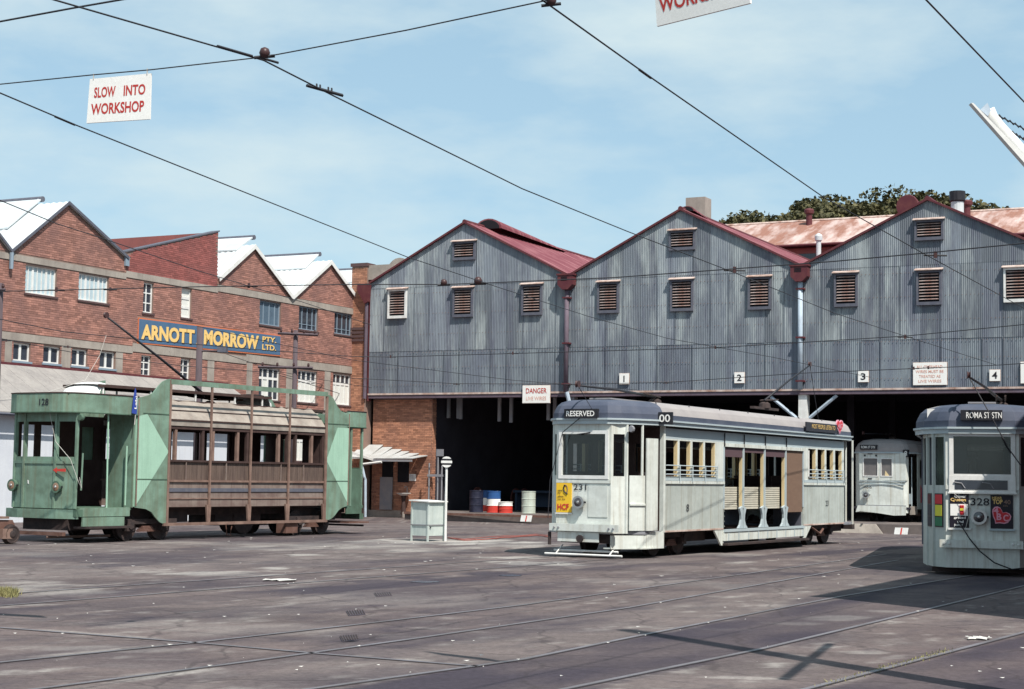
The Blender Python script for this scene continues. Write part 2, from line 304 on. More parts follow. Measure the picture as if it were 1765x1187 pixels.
# ------------------------------------------------------------------ ground
def gp(x, y):
    p = gz(x, y); p = gz(x, y, gh(p.x, p.y)); return (p.x, p.y)
def grid_ground():
    import numpy as np
    rs = np.random.RandomState(4)
    def fine(a, b, s0, s1):
        o = [a]
        while o[-1] < b: o.append(o[-1]+s0+(s1-s0)*(o[-1]-a)/(b-a))
        return o
    xs = np.array([-3000, -1200, -400, -150, -60, -35, -25]+fine(-17., 23., .09, .10)+[30, 45, 70, 150, 400, 1200, 3000])
    ys = np.array([-3000, -1000, -300, -100, -30, 0, 8]+fine(12.5, 66., .05, .30)+[70, 75, 80, 85, 90, 100, 150, 400, 1200, 3000])
    X, Y = np.meshgrid(xs, ys); sy = (X+.79)*SF.l.x+(Y-71.5)*SF.l.y
    t = np.clip((sy+22)/17, 0, 1); Z = -.19*t*t*(3-2*t)
    def vnoise(u, v, seed):
        r_ = np.random.RandomState(seed).rand(256, 256); i = np.floor(u).astype(int); j = np.floor(v).astype(int); fu = u-i; fv = v-j; fu = fu*fu*(3-2*fu); fv = fv*fv*(3-2*fv)
        g = lambda p, q: r_[p % 256, q % 256]
        return (g(i, j)*(1-fu)+g(i+1, j)*fu)*(1-fv)+(g(i, j+1)*(1-fu)+g(i+1, j+1)*fu)*fv
    def fbm(u, v, seed, o=4):
        return sum(vnoise(u*2**k, v*2**k, seed+k)*.5**(k+1) for k in range(o))/(1-.5**o)
    c_, s_ = .863, .505; U_ = X*s_+Y*c_; V_ = X*c_-Y*s_           # along / across the tracks
    pale = np.zeros_like(X); dark = np.zeros_like(X)
    w1 = fbm(U_*.35, V_*1.1, 10); w2 = fbm(U_*1.1, V_*3., 20); w3 = fbm(U_*.12, V_*.35, 30)
    w4 = fbm(U_*2.2, V_*5., 40, 5); pale += np.clip((w3-.5)*.7, 0, .08)+np.clip((w2-.62)*1.0, 0, .10)+np.clip((w4-.66)*3., 0, .4)+np.clip((vnoise(X*9, Y*5, 77)-.86)*3, 0, .5)*.6; dark += np.clip((w1-.48)*2.2, 0, .5)+np.clip((.40-w4)*2.2, 0, .35)
    def ell(px, py, w, h, k, f_):
        q = gz(px, py, -.05); sx = w*q.y/PF; sv = h*q.y**2/(PF*CH)
        d = ((X-q.x-(Y-q.y)*q.x/q.y)/sx)**2+((Y-q.y)/sv)**2; m_ = np.clip(1.25-d+(w2-.5)*3.4, 0, 1)*k
        return np.maximum(f_, m_) if k else f_
    for e in PALE: pale = ell(*e, pale)
    for e in DARKS: dark = ell(*e, dark)
    for (p0, p1, wa, wb, k) in DARK_STRIPS:
        a_ = np.array(gp(*p0)); b_ = np.array(gp(*p1)); d_ = (b_-a_)/np.linalg.norm(b_-a_); o_ = -(X-a_[0])*d_[1]+(Y-a_[1])*d_[0]; o_ = o_+(w2-.5)*.28
        m_ = np.clip((o_-wa)/.07, 0, 1)*np.clip((wb-o_)/.07, 0, 1)*k*(Y < 60); dark = np.maximum(dark, m_*np.clip(.72+(w1-.5)*2.2, .3, 1)); pale = pale*(1-m_*.85)
    for (p0, p1, wd_, k) in SAND:
        a_ = np.array(gp(*p0)); b_ = np.array(gp(*p1)); ln = np.linalg.norm(b_-a_); d_ = (b_-a_)/ln; o_ = -(X-a_[0])*d_[1]+(Y-a_[1])*d_[0]+(w2-.5)*.10; u_ = (X-a_[0])*d_[0]+(Y-a_[1])*d_[1]
        m_ = np.clip(1.3-(o_/wd_)**2, 0, 1)*np.clip(u_/.8, 0, 1)*np.clip((ln-u_)/.8, 0, 1)*k*np.clip(.6+(w4-.45)*4, 0, 1); pale = np.maximum(pale, m_); dark = dark*(1-m_)
    for e in PALE2: pale = ell(*e, pale)
    me = bpy.data.meshes.new('ground'); nx, ny = len(xs), len(ys)
    co = np.stack([X, Y, Z], -1).reshape(-1, 3); me.vertices.add(len(co)); me.vertices.foreach_set('co', co.ravel())
    I, J = np.meshgrid(np.arange(nx-1), np.arange(ny-1)); q = (J*nx+I).ravel(); fc = np.stack([q, q+1, q+nx+1, q+nx], -1).ravel()
    nf = len(q); me.loops.add(4*nf); me.loops.foreach_set('vertex_index', fc); me.polygons.add(nf); me.polygons.foreach_set('loop_start', np.arange(nf)*4); me.polygons.foreach_set('loop_total', np.full(nf, 4))
    me.update(); me.polygons.foreach_set('use_smooth', [True]*nf)
    at = me.color_attributes.new('stain', 'FLOAT_COLOR', 'POINT'); col = np.ones((len(co), 4), 'f'); col[:, 0] = np.clip(pale, 0, 1).ravel(); col[:, 1] = np.clip(dark, 0, 1).ravel(); at.data.foreach_set('color', col.ravel())
    m = M['asphalt'].copy(); m.name = 'stained_asphalt'; tn = m.node_tree; nn, ll = tn.nodes, tn.links; bs = nn['Principled BSDF']; src = bs.inputs['Base Color'].links[0].from_socket
    ca = nn.new('ShaderNodeVertexColor'); ca.layer_name = 'stain'; sp_ = nn.new('ShaderNodeSeparateColor'); ll.new(ca.outputs[0], sp_.inputs[0])
    x1 = nn.new('ShaderNodeMixRGB'); ll.new(sp_.outputs[0], x1.inputs[0]); ll.new(src, x1.inputs[1]); x1.inputs[2].default_value = (.37, .345, .32, 1)
    x2 = nn.new('ShaderNodeMixRGB'); ll.new(sp_.outputs[1], x2.inputs[0]); ll.new(x1.outputs[0], x2.inputs[1]); x2.inputs[2].default_value = (.040, .033, .046, 1)
    ge = nn.new('ShaderNodeNewGeometry')
    # open cracks and coarse stone grit in the bitumen
    wp = nn.new('ShaderNodeTexNoise'); wp.inputs['Scale'].default_value = 1.4; wp.inputs['Detail'].default_value = 4; ll.new(ge.outputs['Position'], wp.inputs[0])
    ad = nn.new('ShaderNodeMixRGB'); ad.blend_type = 'ADD'; ad.inputs[0].default_value = .55; ll.new(ge.outputs['Position'], ad.inputs[1]); ll.new(wp.outputs[1], ad.inputs[2])
    vo = nn.new('ShaderNodeTexVoronoi'); vo.feature = 'DISTANCE_TO_EDGE'; vo.inputs['Scale'].default_value = .42; ll.new(ad.outputs[0], vo.inputs['Vector'])
    cr = nn.new('ShaderNodeMapRange'); cr.inputs[1].default_value = .004; cr.inputs[2].default_value = .014; cr.inputs[3].default_value = .42; cr.inputs[4].default_value = 0; ll.new(vo.outputs['Distance'], cr.inputs[0])
    x3 = nn.new('ShaderNodeMixRGB'); ll.new(cr.outputs[0], x3.inputs[0]); ll.new(x2.outputs[0], x3.inputs[1]); x3.inputs[2].default_value = (.035, .028, .030, 1)
    gr = nn.new('ShaderNodeTexNoise'); gr.inputs['Scale'].default_value = 13; gr.inputs['Detail'].default_value = 8; gr.inputs['Roughness'].default_value = .85; ll.new(ge.outputs['Position'], gr.inputs[0])
    gm = nn.new('ShaderNodeMapRange'); gm.inputs[1].default_value = .3; gm.inputs[2].default_value = .7; gm.inputs[3].default_value = .55; gm.inputs[4].default_value = 1.45; ll.new(gr.outputs[0], gm.inputs[0])
    x4 = nn.new('ShaderNodeVectorMath'); x4.operation = 'SCALE'; ll.new(x3.outputs[0], x4.inputs[0]); ll.new(gm.outputs[0], x4.inputs['Scale'])
    ll.new(x4.outputs[0], bs.inputs['Base Color']); me.materials.append(m)
    o = bpy.data.objects.new('ground', me); C.objects.link(o); o['kind'] = 'structure'; return o
def drape(mb, pts, w0, w1, lift, th=.0):       # strip over the yard along pts (plan), widths either side of the line
    P = []
    for a, b in zip(pts, pts[1:]):
        a = Vector((a[0], a[1])); b = Vector((b[0], b[1])); k = max(1, int((b-a).length/1.5))
        P += [a+(b-a)*i/k for i in range(k)]
    P.append(Vector((pts[-1][0], pts[-1][1]))); base = len(mb.v)
    for i, p in enumerate(P):
        t = (P[min(i+1, len(P)-1)]-P[max(i-1, 0)]).normalized(); n = Vector((-t.y, t.x))
        for w in (w0, w1):
            q = p+n*w; mb.v.append((q.x, q.y, gh(q.x, q.y)+lift))
    for i in range(len(P)-1): mb.f.append((base+2*i, base+2*i+2, base+2*i+3, base+2*i+1))
    return mb
def ext(pts, a=0., b=0.):                       # lengthen a line at its ends
    P = [Vector((p[0], p[1])) for p in pts]
    if a: P = [P[0]+(P[0]-P[1]).normalized()*a]+P
    if b: P = P+[P[-1]+(P[-1]-P[-2]).normalized()*b]
    return [tuple(p) for p in P]
def blob(cx, cy, rx, ry, n=18, rot=0., jag=.3, seed=1):
    r = random.Random(seed); out_ = []
    for i in range(n):
        a = 2*math.pi*i/n; k = 1+r.uniform(-jag, jag); x = math.cos(a)*rx*k; y = math.sin(a)*ry*k
        out_.append((cx+x*math.cos(rot)-y*math.sin(rot), cy+x*math.sin(rot)+y*math.cos(rot)))
    return out_
def patch(name, poly, m, lift, **pr):
    mb = MB(); mb.add([(x, y, gh(x, y)+lift) for x, y in poly], [tuple(range(len(poly)))])
    o = mb.build(name, m, fix=False, kind='structure', **pr); return o
PALE = [(350, 992, 110, 5, .6), (470, 950, 120, 5, .45), (620, 946, 240, 7, .55), (780, 938, 190, 6, .95), (860, 942, 130, 4, .8), (530, 960, 34, 2, .7), (470, 984, 26, 2.4, .7), (1240, 960, 80, 3, .5), (940, 975, 90, 3.5, .9), (880, 965, 60, 2, .7),
        (1270, 973, 44, 2.4, .5), (180, 1128, 150, 5, .35), (60, 960, 80, 4, .4), (320, 938, 90, 3, .4), (60, 1020, 110, 12, .45), (1150, 1010, 160, 8, .25), (700, 1040, 260, 14, .22), (400, 1090, 200, 16, .22), (1330, 930, 120, 5, .3)]
PALE2 = [(1440, 1072, 60, 4.5, .55), (1360, 1082, 60, 3, .35), (1250, 1092, 60, 2.5, .4), (1530, 1060, 40, 2, .4), (1480, 1133, 60, 3, .5), (1270, 1178, 80, 3, .5), (1340, 1050, 40, 2, .35)]
DARKS = [(740, 1000, 60, 5, .8), (850, 994, 60, 4, .85), (640, 1008, 60, 4, .7), (1390, 995, 50, 3, .8), (1300, 993, 45, 3, .7), (1080, 1055, 40, 3, .6), (960, 1038, 45, 1.8, .7), (860, 1090, 60, 2, .5), (1560, 990, 120, 8, .5), (200, 965, 260, 10, .6), (450, 935, 260, 6, .55), (1330, 1010, 160, 8, .35), (300, 1150, 260, 12, .3), (1000, 1160, 160, 14, .3)]
SAND = [((0, 1139), (330, 1107), .12, .55), ((150, 1181), (433, 1142), .12, .6), ((0, 1080), (326, 1104), .07, .5), ((545, 1124), (826, 1146), .08, .6), ((520, 1190), (760, 1156), .07, .45), ((1101, 1099), (1450, 1031), .035, .3), ((978, 1190), (1200, 1146), .05, .3), ((1330, 1200), (1500, 1160), .10, .5), ((1170, 1172), (1330, 1187), .10, .45), ((240, 1024), (640, 996), .18, .3), ((320, 940), (930, 925), .30, .28)]
DARK_STRIPS = [((860, 1141), (1593, 1005), -1.6, .05, .92), ((178, 1040), (900, 988), -.75, .2, .85), ((1393, 1187), (1765, 1090), -2.4, -.03, .9), ((860, 1083), (1080, 1048), -.3, .25, .45), ((326, 1109), (900, 1043), -.15, .5, .35), ((0, 905+60), (600, 905+42), -.4, .5, .5)]  # stained track paving, plus a darker strip in the lower right corner
grid_ground()
# rails
TR = [([(0, 1142), (326, 1109), (622, 1076), (900, 1043), (1150, 1008)], 8, 14), ([(102, 1183), (433, 1140), (714, 1101), (1080, 1048), (1250, 1018)], 6, 12),
      ([(556, 1185), (900, 1137), (1101, 1096), (1321, 1053), (1450, 1028), (1593, 1005)], 8, 30), ([(978, 1187), (1311, 1119), (1500, 1074), (1731, 1018)], 8, 30),
      ([(1393, 1187), (1765, 1090)], 8, 20), ([(0, 1082), (326, 1107), (551, 1127), (826, 1149)], 6, 0)]
T231 = Frame((3.25, 35.8, 0), 30.3); T128 = Frame((-8.39, 40.8, 0), 31.5)
def railobj(pts):
    mb = MB(); drape(mb, pts, -.03, .03, .007); o = mb.build('rail', M['rail'], fix=False, kind='structure')
    mb = MB(); drape(mb, pts, -.052, -.035, .006); mb.build('rail_groove', M['groove'], fix=False, kind='structure')
for pts, a, b in TR: railobj(ext([gp(*p) for p in pts], a, b))
for fr, c, a, b in ((T231, 1.17, -26, 28), (T128, 1.05, -30, 26)):
    for s in (-.72, .72): railobj([tuple(fr.w(a, c+s)[:2]), tuple(fr.w(b, c+s)[:2])])
# scraps, grates
for i, (x, y, w, h) in enumerate([(735, 1003, 24, 1.6), (880, 992, 22, 1.4)]):
    r = random.Random(40+i); P = [gp(x+math.cos(a)*w*(1+r.uniform(-.3, .3)), y+math.sin(a)*h*(1+r.uniform(-.3, .3))) for a in [2*math.pi*k/20 for k in range(20)]]
    patch('oil_puddle', P, M['oil'], .006)
for i, (x, y, w, h, lab) in enumerate([(613, 1057, 17, 5, 'dark iron grate cover in the asphalt, the farther of two near the yard centre'), (602, 1101, 17, 6, 'dark iron grate cover in the asphalt, the nearer of two near the yard centre'),
                       (660, 1025, 16, 3.5, 'dark iron grate cover beside the long oil stain')]):
    a, b, c, d = gp(x-w, y-h*.6), gp(x+w*.8, y-h), gp(x+w, y+h*.5), gp(x-w*.7, y+h)
    t = thing('drain_grate', lab, 'drain grate'); mb = MB(); mb.prism([(p[0], p[1], gh(*p)+.002) for p in (a, b, c, d)], (0, 0, .008)); mb.build('frame', M['asphalt_dark'], t)
    mb = MB()
    for k in range(7):
        u = (k+.5)/7; p = Vector(a).lerp(Vector(b), u); q = Vector(d).lerp(Vector(c), u); p, q = p.lerp(q, .08), p.lerp(q, .92); mb.tube([(p.x, p.y, .010), (q.x, q.y, .010)], .010, 4)
    mb.build('grating', M['under'], t)
scr = MB(); r = random.Random(5)
for i in range(150):
    x = r.uniform(0, 1765); y = 925+250*r.random()**1.5; p = gp(x, y); s = r.uniform(.008, .034)*(1.2 if y < 1000 else .8); a = r.uniform(0, 6.28)
    scr.add([(p[0]+math.cos(a+q)*s*k, p[1]+math.sin(a+q)*s*k, gh(*p)+.03+.006*j) for q, k, j in ((0, 1.3, 1), (1.5, .8, 0), (3.1, 1.2, 1), (4.6, .7, 0))], [(0, 1, 2, 3)])
tag(scr.build('paper_litter', M['paper'], fix=False), 'small pale scraps of paper and chips strewn over the asphalt', 'litter', kind='stuff')
for (x, y, s, lab) in [(482, 1001, .24, 'crumpled white paper sheet lying in the middle of the yard, the biggest scrap'), (1686, 1102, .13, 'flattened white paper lying near the right rail'), (1340, 915, .3, 'white paper scrap on the ground behind the long tram')]:
    p = gp(x, y); mb = MB(); rr = random.Random(x); n = 7
    vs = [(p[0]+(i/n-.5)*s*2+rr.uniform(-.02, .02), p[1]+(j/3-.5)*s*1.3+rr.uniform(-.05, .05), gh(*p)+.01+rr.uniform(0, .025)) for j in range(4) for i in range(n+1)]
    mb.add(vs, [(j*(n+1)+i, j*(n+1)+i+1, (j+1)*(n+1)+i+1, (j+1)*(n+1)+i) for j in range(3) for i in range(n)]); tag(mb.build('paper_sheet', M['paper'], fix=False), lab, 'paper')
# grass
def tufts(name, poly_px, n, h, lab):
    r = random.Random(3); mb = MB(); xs = [p[0] for p in poly_px]; ys = [p[1] for p in poly_px]
    for i in range(n):
        k = r.random(); j = min(len(poly_px)-2, int(k*(len(poly_px)-1))); u = k*(len(poly_px)-1)-j
        x = xs[j]+(xs[j+1]-xs[j])*u+r.gauss(0, 5); y = ys[j]+(ys[j+1]-ys[j])*u+r.gauss(0, 1.8); p = gp(x, y); a = r.uniform(0, 6.28); hh = h*r.uniform(.4, 1.2); w = .006
        z = gh(*p); dx, dy = r.gauss(0, .4)*hh, r.gauss(0, .4)*hh
        mb.add([(p[0]-math.cos(a)*w, p[1]-math.sin(a)*w, z), (p[0]+math.cos(a)*w, p[1]+math.sin(a)*w, z), (p[0]+dx, p[1]+dy, z+hh)], [(0, 1, 2)])
    tag(mb.build(name, M['grass'], fix=False), lab, 'grass', kind='stuff')
tufts('dry_grass', [(-20, 1026), (0, 1024), (14, 1025), (24, 1026)], 1500, .10, 'dry yellow tuft of grass at the left edge of the yard')
tufts('rail_grass', [(1410, 1183), (1500, 1158), (1560, 1142), (1600, 1132), (1640, 1120)], 420, .022, 'thin weeds growing along the nearest rail')
# ------------------------------------------------------------------ brickwork (each brick a raised piece)
def brickwork(name, m, parent, frame, org, x0, x1, z0, z1, holes=(), top=None, face=-1, axis='x', depth=.012, bot=None):
    """bricks laid on a wall face. axis x: wall runs along local x at y=org, axis y: wall runs along local y at x=org"""
    r = random.Random(len(name)+int(x0*7)); mb = MB(); bw, bh, g = .23, .076, .010
    for c in range(int((z1-z0)/bh)):
        za = z0+c*bh+g/2; zb = za+bh-g; a = x0-(bw/2 if c % 2 else 0)
        cuts = [(h[0], h[1]) for h in holes if h[2] < zb-.01 and h[3] > za+.01]
        while a < x1:
            s, e = max(a+g/2, x0), min(a+bw-g/2, x1); a += bw
            for h in cuts:
                if s < h[1] and e > h[0]:
                    if s < h[0]: e = min(e, h[0])
                    elif e > h[1]: s = max(s, h[1])
                    else: s = e
            if e-s < .03: continue
            if top is not None and (zb > top(s) or zb > top(e)): continue
            p = depth+r.uniform(-.003, .004); q0, q1 = (org, org+face*p)
            if axis == 'x': vs = [(s, q0, za), (e, q0, za), (e, q0, zb), (s, q0, zb), (s, q1, za), (e, q1, za), (e, q1, zb), (s, q1, zb)]
            else: vs = [(q0, s, za), (q0, e, za), (q0, e, zb), (q0, s, zb), (q1, s, za), (q1, e, za), (q1, e, zb), (q1, s, zb)]
            flip = (face < 0) == (axis == 'x')
            fs = [(4, 5, 6, 7), (0, 1, 5, 4), (1, 2, 6, 5), (2, 3, 7, 6), (3, 0, 4, 7)]
            mb.add(vs, fs if flip else [f[::-1] for f in fs])
    o = mb.build(name, m, parent, fix=False); o['kind'] = 'stuff'; return o

# ------------------------------------------------------------------ brick factory on the left
fac = thing('brick_factory', 'three storey red brick factory with sawtooth gables and silver roofs, behind the green tram', 'factory', BF)
def dz(x): return .009*(x+10)
prof_pts = [(-24.2, 11.1), (-21.38, 8.87), (-18.71, 10.9), (-15.47, 9.36), (-15.44, 9.65), (-10.05, 11.13), (-10.01, 9.25), (-7.72, 10.83), (-4.92, 9.03), (-2.07, 10.87), (.75, 9.1), (3.6, 10.95), (6.4, 9.2)]
def prof(x):
    for (a, b), (c, d) in zip(prof_pts, prof_pts[1:]):
        if a <= x <= c and c > a: return b+(d-b)*(x-a)/(c-a)
    return 9
U = [('w', -20.6, -19.08, 7.60, 8.55), ('w', -17.97, -16.4, 7.63, 8.57), ('n', -14.48, -13.89, 7.51, 8.63), ('b', -12.23, -11.61, 7.53, 8.66), ('d', -7.15, -5.64, 7.72, 8.70), ('d', -4.33, -2.87, 7.76, 8.75), ('d', -1.58, -.15, 7.80, 8.75),
     ('l', -21.05, -20.23, 5.28, 5.88), ('l', -19.62, -18.78, 5.30, 5.88), ('l', -18.2, -17.39, 5.30, 5.89), ('l', -16.76, -15.92, 5.31, 5.91), ('n', -14.48, -13.9, 5.17, 5.93), ('n', -12.17, -11.58, 5.2, 5.96),
     ('t', -7.08, -5.6, 4.66, 5.96), ('t', -4.27, -2.82, 4.68, 6.02), ('t', -1.58, -.13, 4.7, 6.05), ('t', -7.08, -5.6, 2.2, 3.45), ('t', -4.27, -2.82, 2.2, 3.45), ('t', -1.58, -.13, 2.2, 3.45)]
ops = [(a+24.2, b+24.2, c, d) for _, a, b, c, d in U]
mb = MB(); mb.wall((-24.2, 0), (6.4, 0), -.3, 8.8, .3, ops)
for (a, b), (c, d) in zip(prof_pts, prof_pts[1:]):
    if c-a > .1: mb.prism([(a, 0, 8.8), (c, 0, 8.8), (c, 0, d), (a, 0, b)], (0, .3, 0))
mb.build('wall', M['mortar'], fac)
bands = [(-24.2, -15.49, 8.62, 8.83), (-15.49, -10.0, 8.70, 8.93), (-10.0, 6.4, 8.76, 9.02)]
lows = [(-24.2, -15, 5.95, 6.2), (-15, -8, 6.02, 6.32), (-8, 6.4, 6.12, 6.42)]
pil = [(-21.44, -21.13), (-18.73, -18.27), (-15.89, -15.52), (-10.51, -10.09), (-7.94, -7.56), (-5.15, -4.70), (-2.26, -1.80)]
holes = [(u[1]-.0, u[2]+.0, u[3]-.07, u[4]) for u in U]+[(a, b, c, d) for a, b, c, d in bands+lows]+[(a, b, 0, 6.2) for a, b in pil]+[(-14.74, -5.66, 6.42, 7.34)]
holes_red = holes+[(-15.49, -10.03, 8.93, 12)]
brickwork('brickwork', M['brick'], fac, BF, 0, -24.2, 0, .3, 11.0, [h for h in holes_red]+[(-24.2, -9.3, 0, 5.0)], prof)
brickwork('painted_brickwork', M['brick_red'], fac, BF, 0, -15.47, -10.03, 8.93, 11.1, [], prof)
for i, (a, b, c, d) in enumerate(bands+lows): MB().box(a, b, -.035-.001*i, .05, c, d).build('concrete_band', M['concrete'], fac)
for a, b in pil: MB().box(a, b, -.022, .05, 4.0, 6.05 if a < -15 else 6.1 if a < -8 else 6.2).build('pilaster', M['concrete'], fac)
def window(fr, kind, a, b, c, d, parent):
    fm = {'w': 'white', 'n': 'white', 'b': 'white', 'd': 'blueframe', 'l': 'white', 't': 'white'}[kind]; y = .10; w = b-a; h = d-c
    mb = MB(); e = .05
    mb.box(a, b, y-.03, y+.04, c, c+e); mb.box(a, b, y-.03, y+.04, d-e, d); mb.box(a, a+e, y-.028, y+.042, c+e, d-e); mb.box(b-e, b, y-.028, y+.042, c+e, d-e)
    if kind == 'w': V = [(1/7*i, .045 if i in (2, 5) else .018) for i in range(1, 7)]; H = []; pn = 'frost'
    elif kind == 'n': V = [(.45, .022)]; H = [(.33, .02), (.66, .02)]; pn = 'darkpane'
    elif kind == 'b': V = []; H = [(.36, .05), (.68, .05)]; pn = 'curtain'
    elif kind == 'd': V = [(.25, .018), (.52, .018), (.78, .02)]; H = [(.24, .012)] if a > -5 else []; pn = 'bluepane' if a < -5 else 'darkpane'
    elif kind == 'l': V = [(.5, .05)]; H = []; pn = 'darkpane'
    else: V = [(.25, .03), (.5, .045), (.75, .03)]; H = [(.68, .05)]; pn = 'darkpane' if a < -5 else 'curtain'
    for u, t in V: mb.box(a+w*u-t, a+w*u+t, y-.022, y+.034, c+e, d-e)
    for u, t in H: mb.box(a+e, b-e, y-.016, y+.028, c+h*u-t, c+h*u+t)
    if kind == 'b': pass
    f = mb.build('window', M[fm], parent)
    us = [0]+[u for u, t in V]+[1]; hs = [0]+[u for u, t in H]+[1] if kind in 'nbt' else [0, 1]
    for i in range(len(us)-1):
        for j in range(len(hs)-1):
            mm = pn
            if kind == 't' and j == 1: mm = 'darkpane'
            if kind == 't' and a < -5 and i == 1 and j == 0: mm = 'curtain'
            if kind == 'b' and j == 2: mm = 'curtain'
            MB().box(a+w*us[i]+.01, a+w*us[i+1]-.01, y+.006+.001*i, y+.014+.001*i, c+h*hs[j]+.01, d-h*(1-hs[j+1])-.01).build('pane', M[mm], f)
    MB().box(a-.06, b+.06, -.05, .12, c-.07, c-.002).build('window_sill', M['blueframe'] if kind == 'l' else M['sill'], f)
for u in U: window(BF, *u, fac)
MB().box(-24.2, 6.4, .5, .55, 0, 8.7).build('inner_wall', M['interior'], fac)
# roofs: near slope, far slope, raised monitor with rolled end
for k, (l_, a, r_) in enumerate([(0, 0, 1), (1, 2, 3), (6, 7, 8), (8, 9, 10), (10, 11, 12)]):
    (xa, za) = prof_pts[a]; (xr, zr) = prof_pts[r_]; (xl, zl) = prof_pts[l_]
    oh = -.10
    if k == 0: xl, zl = -26.8, 8.9
    for (p, q) in (((xl, zl), (xa, za)), ((xa, za), (xr, zr))):
        mb = MB(); MB().prism([(p[0], oh, p[1]+.02), (q[0], oh, q[1]+.02), (q[0], oh, q[1]+.05), (p[0], oh, p[1]+.05)], (0, 17, 0)).build('roof_boarding', M['silver'], fac)
        for i in range(0, 120):
            for s_ in (p, q): mb.v.append((s_[0], oh+17*i/119, s_[1]+.055+.035*(i % 2)))
        mb.f = [(2*i, 2*i+1, 2*i+3, 2*i+2) for i in range(119)]; mb.build('roof_slope', M['silver'], fac, fix=False)
        fc = 'white' if k > 1 else 'louvre'
        MB().prism([(p[0], oh-.03, p[1]-(.10 if k > 1 else .02)), (q[0], oh-.03, q[1]-(.10 if k > 1 else .02)), (q[0], oh-.03, q[1]+.09), (p[0], oh-.03, p[1]+.09)], (0, .03, 0)).build('barge_board', M[fc], fac)
    ex, ez, y0, fr_ = [(.2, .25, 1.3, .5), (.2, .28, 1.3, .45), (.75, .50, .5, .80), (.45, .45, .8, .76), (.4, .4, 1., .75)][k]
    sx, sz = xl+(xa-xl)*fr_, zl+(za-zl)*fr_+.10
    tx, tz = xa+ex, za+ez
    MB().prism([(sx, y0, sz), (tx, y0, tz), (tx, y0, tz+.06), (sx, y0, sz+.06)], (0, 15, 0)).build('roof_monitor', M['silver'], fac)
    MB().prism([(sx, y0+.1, sz-.05), (xa+.1, y0+.1, za+.05), (tx-.1, y0+.1, tz)], (0, .04, 0)).build('monitor_end', M['silver'], fac)
    MB().tube([(tx, y0-.02, tz), (tx, y0+15, tz)], .10, 10).build('monitor_roll', M['louvre'], fac)
MB().prism([(-15.5, -.04, 9.62), (-10.0, -.04, 11.12), (-10.0, -.04, 11.17), (-15.5, -.04, 9.67)], (0, .4, 0)).build('parapet_coping', M['louvre'], fac)
MB().box(-10.33, -10.03, .3, 17, 9, 11.05).build('party_wall', M['brick_red'], fac)
MB().tube([(-21.4, -.12, 8.85), (-21.4, -.12, 8.3)], .07).build('rainhead', M['blueframe'], fac)
MB().box(-15.62, -15.42, -.1, -.02, 9.1, 9.45).build('rainhead', M['blueframe'], fac)
# painted wall sign
sg = thing('wall_sign', 'long blue painted sign with yellow letters and orange border on the brick factory', 'sign', BF, (-14.75, -.01, 6.4))
x0, x1 = -14.74, -5.66
MB().prism([(x0, -.045, 6.33), (x1, -.045, 6.50), (x1, -.045, 7.38), (x0, -.045, 7.29)], (0, .045, 0)).build('border', M['signorange'], sg)
MB().prism([(x0+.03, -.055, 6.38), (x1-.03, -.055, 6.55), (x1-.03, -.055, 7.33), (x0+.03, -.055, 7.24)], (0, .009, 0)).build('board', M['signblue'], sg)
rt = Vector((x1-x0, 0, .13)).normalized()
def stext(s, xa, xb, zc, h, bold=.03):
    for j, (m, dx, dzz, dp) in enumerate((('blackpaint', .035, -.035, .002), ('gold', 0, 0, .005))):
        text('lettering', s, M[m], sg, (xa+dx, -.057, zc+dzz), rt, (0, 0, 1), xb-xa, h, bold, dp)
def bx_(px): return BF.side(px, 580, -.05)[0]
stext('ARNOTT', bx_(243), bx_(335), 6.50, .57, .045); stext('.', bx_(338), bx_(341), 6.52, .12, .02); stext('MORROW', bx_(351), bx_(446), 6.60, .58, .05); stext('PTY.', bx_(452), bx_(476), 7.00, .23); stext('LTD.', bx_(452), bx_(476), 6.68, .23)
# ------------------------------------------------------------------ grey roofed store in front of the factory
st = thing('lean_to_store', 'long low store with grey sheet roof and white walls behind the green tram', 'shed', BF, (-27, -2.4, 0))
for i in range(23):
    a = -27+i*.774
    MB().prism([(a+.006, 0.0, 5.12), (a+.768, 0.0, 5.12), (a+.768, 0.0, 5.16), (a+.006, 0.0, 5.16)], (0, -2.75, -1.72)).build('roof_sheet', M['greyroof'], st)
MB().box(-27, -9.2, -.07, -.0, 5.10, 5.2).build('ridge_flashing', M['maroon'], st)
MB().tube([(-27, -2.8, 3.36), (-9.2, -2.8, 3.36)], .05, 6).build('gutter', M['louvre'], st)
for i in range(18):
    a = -27+i*.99; MB().box(a, a+.985, -2.40+.003*(i % 2), -2.34, -.1, 3.5).build('wall_panel', M['whitewash'], st)
MB().prism([(-9.2, -2.38, -.1), (-9.2, -.0, -.1), (-9.2, -.0, 5.08), (-9.2, -2.38, 3.6)], (.05, 0, 0)).build('end_wall', M['whitewash'], st)
